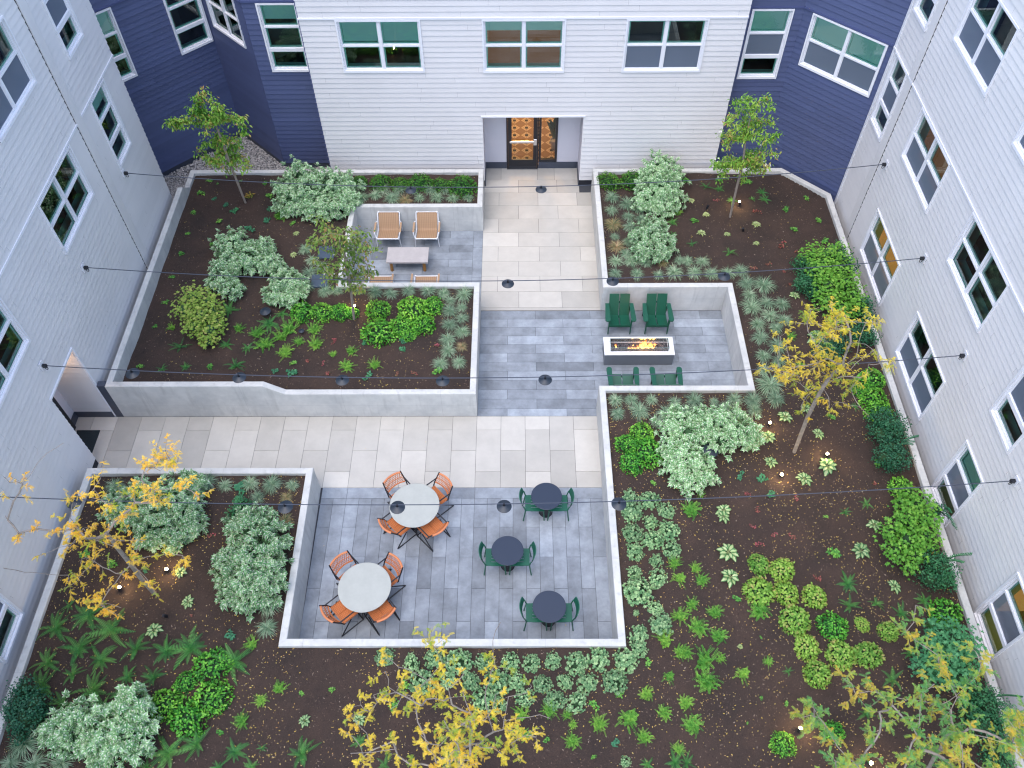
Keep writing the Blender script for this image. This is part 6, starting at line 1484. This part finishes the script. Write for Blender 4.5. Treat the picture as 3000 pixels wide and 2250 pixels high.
# large shrubs built from clusters
def in_any(p, bl, skip, k):
    for j_, (x, y, r, h) in enumerate(bl):
        if j_ == skip: continue
        if ((p.x - x) ** 2 + (p.y - y) ** 2) / (r * r) + ((p.z - (0.86 + h * .62)) ** 2) / (max(.25, h * .6) ** 2) < k: return True
    return False
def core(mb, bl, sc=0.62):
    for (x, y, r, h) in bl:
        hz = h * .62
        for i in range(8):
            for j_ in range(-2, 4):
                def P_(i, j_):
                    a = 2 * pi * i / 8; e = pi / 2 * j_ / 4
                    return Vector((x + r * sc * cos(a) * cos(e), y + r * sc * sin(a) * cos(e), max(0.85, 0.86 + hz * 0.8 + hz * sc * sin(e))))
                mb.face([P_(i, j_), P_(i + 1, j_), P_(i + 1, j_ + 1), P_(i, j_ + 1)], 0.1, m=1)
def stems(mb, bl, x0, y0, n=1, m=1):
    for (x, y, r, h) in bl: mb.tube([(x0, y0, .84), ((x0 + x) / 2, (y0 + y) / 2, .9 + h * .3), (x, y, .86 + h * .7)], .016, 5, .2)
def shrub_v(bl, seed):
    r = random.Random(seed); mb = MB()
    for j_, (x, y, R_, h) in enumerate(bl):
        hz = max(.25, h * .62); ns = int(54 * (R_ / .33) ** 2 + 12)
        for k in range(ns):
            d = rdir(r, -.35, 1.0); f = r.uniform(.6, 1.12) * lump(d, seed + j_, .6, 3.4)
            p = Vector((x + d.x * R_ * f, y + d.y * R_ * f, 0.86 + hz * .75 + d.z * hz * f))
            if p.z < .9: p.z = .9 + r.uniform(0, .05)
            if in_any(p, bl, j_, .30): continue
            ax = (d + Vector((0, 0, .35)) + rdir(r, -1, 1) * .3).normalized(); _, a1, a2 = basis(ax); o = r.uniform(0, 6); bt_ = r.random()
            for q in range(8):
                an = o + q * 2.4; sp = .35 + .75 * q / 9
                dd_ = ax * (1.1 - sp) + (a1 * cos(an) + a2 * sin(an)) * sp
                leaf(mb, p - ax * (.05 * q / 9), dd_, .122 * r.uniform(.75, 1.2), .038, min(1, max(0, bt_ * .6 + r.uniform(0, .4))), droop=r.uniform(.1, .5), up=ax)
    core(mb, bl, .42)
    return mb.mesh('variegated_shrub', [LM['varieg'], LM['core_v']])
def star(mb, p, d, n_, R_, t):
    d, a, n = basis(d, n_)
    pts = []
    for k, (an, rr) in enumerate(((-2.6, .35), (-1.9, .55), (-1.5, .45), (-1.05, .95), (-.6, .5), (0, 1.1), (.6, .5), (1.05, .95), (1.5, .45), (1.9, .55), (2.6, .35))):
        pts.append(p + (d * cos(an) + a * sin(an)) * (R_ * rr) - Vector((0, 0, .12 * R_ * rr)))
    for k in range(10): mb.face([p, pts[k], pts[k + 1]], t)
def shrub_a(bl, seed, mat, cs):
    r = random.Random(seed); mb = MB()
    for j_, (x, y, R_, h) in enumerate(bl):
        hz = max(.25, h * .6); ns = int(210 * (R_ / .33) ** 2)
        for k in range(ns):
            d = rdir(r, -.35, 1.0); f = r.uniform(.35, 1.1) * lump(d, seed + j_, .35, 2.2)
            p = Vector((x + d.x * R_ * f, y + d.y * R_ * f, 0.86 + hz * .8 + d.z * hz * f))
            if p.z < .92 or in_any(p, bl, j_, .15): continue
            dd_ = Vector((d.x, d.y, 0)) + rdir(r, -1, 1) * .8; dd_.z = r.uniform(-.35, .15)
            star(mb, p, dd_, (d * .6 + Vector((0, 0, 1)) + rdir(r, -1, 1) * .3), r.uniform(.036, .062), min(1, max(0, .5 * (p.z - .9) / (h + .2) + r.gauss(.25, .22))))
    core(mb, bl, .36); cx = sum(b[0] for b in bl) / len(bl); cy = sum(b[1] for b in bl) / len(bl); 
    return mb.mesh('vine_maple', [mat, LM[cs]])
def shrub_e(bl, seed):
    r = random.Random(seed); mb = MB(); cx, cy = bl[0][0], bl[0][1]
    for j_, (x, y, R_, h) in enumerate(bl):
        if R_ < .17:                                            # arching twig reaching out
            for q in range(2):
                p0 = Vector((cx, cy, 1.2)); p1 = Vector((x, y, .86 + h)) + rdir(r, -1, 1) * .05; N_ = 26
                for k in range(N_):
                    f = .35 + .65 * k / N_; p = p0.lerp(p1, f) + Vector((0, 0, .12 * sin(f * pi))); dv_ = (p1 - p0).normalized(); sd = Vector((-dv_.y, dv_.x, 0)) * (1 if k % 2 else -1)
                    leaf(mb, p, sd + dv_ * .5, .040, .012, r.uniform(.3, 1))
                mb.tube([p0.lerp(p1, .2), p0.lerp(p1, .6) + Vector((0, 0, .1)), p1], .006, 4, 0, cap=False)
            continue
        hz = max(.22, h * .6); ns = int(520 * (R_ / .3) ** 2)
        for k in range(ns):
            d = rdir(r, -.3, 1.0); f = r.uniform(.6, 1.12) * lump(d, seed + j_, .4, 2.5)
            p = Vector((x + d.x * R_ * f, y + d.y * R_ * f, 0.86 + hz * .75 + d.z * hz * f))
            if p.z < .88: continue
            leaf(mb, p, Vector((d.x, d.y, .1)) + rdir(r, -.4, .4) * .9, r.uniform(.038, .058), .018, min(1, max(0, r.gauss(.45, .3))), up=d)
    core(mb, [b for b in bl if b[2] >= .17] or bl, .55)
    return mb.mesh('evergreen_shrub', [LM['huckle'], LM['core']])
vi = [m for m in MASS if m[0] == 'V']; ei = [m for m in MASS if m[0] == 'E']; ai = [m for m in MASS if m[0] == 'A']
VL = ['tall cream-variegated shrub against the back wall in the left planter', 'wide cream-variegated shrub in the middle of the left planter', 'smaller cream-variegated shrub left of the lounge-corner tree',
      'tall cream-variegated shrub right of the entrance by the back wall', 'round cream-variegated shrub among grasses in front of the tall right-hand one', 'wide cream-variegated shrub just below the fire terrace wall',
      'cream-variegated shrub left of the hostas below the fire terrace, beside the mushroom light', 'large cream-variegated shrub under the lower left yellow tree', 'long cream-variegated shrub beside the left wall of the dining terrace',
      'large cream-white variegated shrub in the bottom left corner', 'small low variegated sprig behind the shrub beside the dining terrace']
for i, m in enumerate(vi):
    o = bpy.data.objects.new('variegated_shrub', shrub_v(m[1], 100 + i)); COL.objects.link(o); tag(o, VL[i], 'shrub', 'cream-variegated shrubs')
AL = [('yellow-green vine maple bush near the left edge of the left planter', 'maple_lime', 'core_v'), ('bright green vine maple bush along the right wing behind the golden tree', 'maple', 'core'), ('bright green vine maple bush along the right wing below the middle', 'maple', 'core'), ('dark green vine maple bush at the lower right beside the wing', 'maple_dark', 'core')]
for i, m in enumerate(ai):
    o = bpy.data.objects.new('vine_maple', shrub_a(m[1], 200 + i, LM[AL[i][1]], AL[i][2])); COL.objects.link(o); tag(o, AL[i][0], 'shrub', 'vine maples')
el = plant_labels([(m[1][0][0], m[1][0][1]) for m in ei], 'dark evergreen shrub')
for i, m in enumerate(ei):
    o = bpy.data.objects.new('evergreen_shrub', shrub_e(m[1], 300 + i)); COL.objects.link(o); tag(o, el[i], 'shrub', 'dark evergreen shrubs')

# ------------------------------------------------------------------ trees
def grow(trunk, tips, bare, seed, r0, bark, name='bark'):
    """limbs grown from the trunk out to the tips; thickness from what each limb carries"""
    r = random.Random(seed)
    nodes = [Vector(p) for p in trunk]; par = [-1] + list(range(len(nodes) - 1)); lead = len(nodes)
    if len(nodes) > 2:
        pass
    allt = [(Vector(t), 0) for t in tips] + [(Vector(t), 1) for t in bare]
    anchor = Vector(trunk[-1])
    allt.sort(key=lambda q: (q[0] - anchor).length)
    ends = []
    first = max(1, len(trunk) // 2)
    for t, isb in allt:
        best, bi = 1e9, 0
        for i, q in enumerate(nodes):
            if i < first: continue
            dz_ = t.z - q.z
            c = (t - q).length * (1.0 + (0.8 if dz_ < -.1 else 0)) + 0.02 * r.random()
            if c < best: best, bi = c, i
        a = nodes[bi]; L_ = (t - a).length; n = max(2, int(L_ / .16)); prev = bi
        side = Vector((r.uniform(-1, 1), r.uniform(-1, 1), r.uniform(-.3, .6))) * L_ * .12
        for k in range(1, n + 1):
            f = k / n; p = a.lerp(t, f) + side * sin(f * pi) + Vector((r.gauss(0, .012), r.gauss(0, .012), r.gauss(0, .012)))
            nodes.append(p); par.append(prev); prev = len(nodes) - 1
        ends.append((prev, isb))
    w = [0.0] * len(nodes); hasc = set(par)
    for i in range(len(nodes) - 1, -1, -1):
        if w[i] == 0: w[i] = 1.0
        if par[i] >= 0: w[par[i]] += w[i] * (1.0 if i >= lead or True else 1)
    mx = w[0]
    mb = MB()
    rad = [max(.003, r0 * (q / mx) ** .62) for q in w]
    for i in range(len(nodes)):
        if par[i] < 0: continue
        a, b = nodes[par[i]], nodes[i]
        mb.tube([a, b], rad[i] if par[i] >= lead or i >= lead else rad[par[i]], 7 if rad[i] > .015 else 4, .5, cap=False, r2=rad[i])
    return nodes, par, ends, mb, rad

def locust(key, label, mat, seed, r0, dens=1.0, L0=.13):
    trunk, tips, bare = TREES[key]
    tips = [(min(p[0], 9.3), p[1], p[2]) for p in tips]
    r = random.Random(seed)
    nodes, par, ends, mb, rad = grow(trunk, tips, bare, seed, r0, 'bark')
    root = tag(empty('honey_locust', trunk[0]), label, 'tree', 'golden feathery trees')
    base = Vector(trunk[0])
    lf = MB()
    def pinnate(p, d, l, t):
        d, a, n = basis(d); q0 = p
        N_ = 7
        for k in range(N_):
            f = k / N_; c = p + d * (l * f) - Vector((0, 0, .45 * l * f * f)); wd = l * .20 * (1 - .55 * abs(f - .4))
            for sg in (1, -1):
                e = c + a * (sg * wd) + d * (l * .05) - Vector((0, 0, wd * .25))
                lf.face([c - d * (l * .045), e - d * (l * .035), e + d * (l * .03), c + d * (l * .04)], min(1, max(0, t + r.uniform(-.12, .12))))
    for ei_, isb in ends:
        i = ei_; steps = 0; t0 = r.betavariate(1.8, 1.4)
        while i > 0 and steps < 5:
            p = nodes[i]; dv_ = (p - nodes[par[i]]).normalized() if par[i] >= 0 else Vector((0, 0, 1))
            if not isb:
                for q in range(2 if steps < 3 else 1):
                    if r.random() > .8 * dens: continue
                    tw = p + (dv_ * .5 + rdir(r, -.5, .8)).normalized() * r.uniform(.10, .34); mb.tube([p, tw], .003, 3, .5, cap=False)
                    t1 = min(1, max(0, t0 + r.gauss(0, .18)))
                    for k in range(r.randint(8, 15)):
                        f = r.uniform(.25, 1.05); d = (tw - p).normalized() * .5 + rdir(r, -.8, .5)
                        pinnate(p.lerp(tw, f), d, L0 * r.uniform(.6, 1.25), min(1, max(0, t1 + r.gauss(0, .12))))
            i = par[i]; steps += 1
    me = mb.mesh('trunk', M['bark_grey'], smooth=True); o = bpy.data.objects.new('trunk', me); COL.objects.link(o); o.parent = root; o.matrix_parent_inverse = Matrix.Translation(-base)
    me = lf.mesh('crown', mat); o = bpy.data.objects.new('crown', me); COL.objects.link(o); o.parent = root; o.matrix_parent_inverse = Matrix.Translation(-base)
    return root
locust('L1', 'golden-leaved feathery tree right of the fire terrace with a bare grey trunk', LM['locust'], 1, .045, .85, .078)
locust('L2', 'thin yellow feathery tree at lower left leaning toward the left wing', LM['locust'], 2, .047, .75, .078)
locust('L3', 'yellow feathery tree crown rising at the bottom edge below the dining terrace', LM['locust'], 3, .042, .6, .085)
locust('L4', 'green and gold feathery tree in the bottom right corner', LM['locust_green'], 4, .05, 1.1, .095)

def small_tree(key, label, mat, seed, r0, bl=0, per=12, L0=.075):
    trunk, tips = TREES[key][:2]; r = random.Random(seed)
    nodes, par, ends, mb, rad = grow(trunk, tips, [], seed, r0, 'bark')
    base = Vector(trunk[0]); root = tag(empty('young_tree', trunk[0]), label, 'tree', 'young green trees'); lf = MB()
    for ei_, isb in ends:
        i = ei_; steps = 0; t0 = r.random()
        while i > 0 and steps < 4:
            p = nodes[i]
            for k in range(max(2, per - steps * 3)):
                d = rdir(r, -.9, .35); d.z -= .25
                leaf(lf, p + rdir(r, -.8, .8) * r.uniform(.02, .20), d, L0 * r.uniform(.7, 1.2), L0 * .27, min(1, max(0, t0 * .5 + r.gauss(.22, .2))), droop=.3)
            i = par[i]; steps += 1
    for k in range(bl):
        p = nodes[ends[r.randrange(len(ends))][0]] + rdir(r, -1, 1) * .12
        if p.z > 3.6: continue
        for q in range(4):
            a = q * pi / 2 + .4; leaf(lf, p, Vector((cos(a), sin(a), .1)), .03, .012, .5, m=1)
    me = mb.mesh('trunk', M['bark'], smooth=True); o = bpy.data.objects.new('trunk', me); COL.objects.link(o); o.parent = root; o.matrix_parent_inverse = Matrix.Translation(-base)
    me = lf.mesh('crown', [mat, LM['blossom']]); o = bpy.data.objects.new('crown', me); COL.objects.link(o); o.parent = root; o.matrix_parent_inverse = Matrix.Translation(-base)
small_tree('T1', 'young green tree with a bending crown in front of the left blue wall', LM['treeleaf'], 11, .034, 0, 42, .095)
small_tree('T2', 'slim young green tree with small white flowers by the right blue bay', LM['treeleaf'], 12, .034, 90, 38, .085)
small_tree('T3', 'sparse young tree with olive and red leaves at the lounge terrace corner', LM['treeleaf2'], 13, .036, 40, 15, .10)
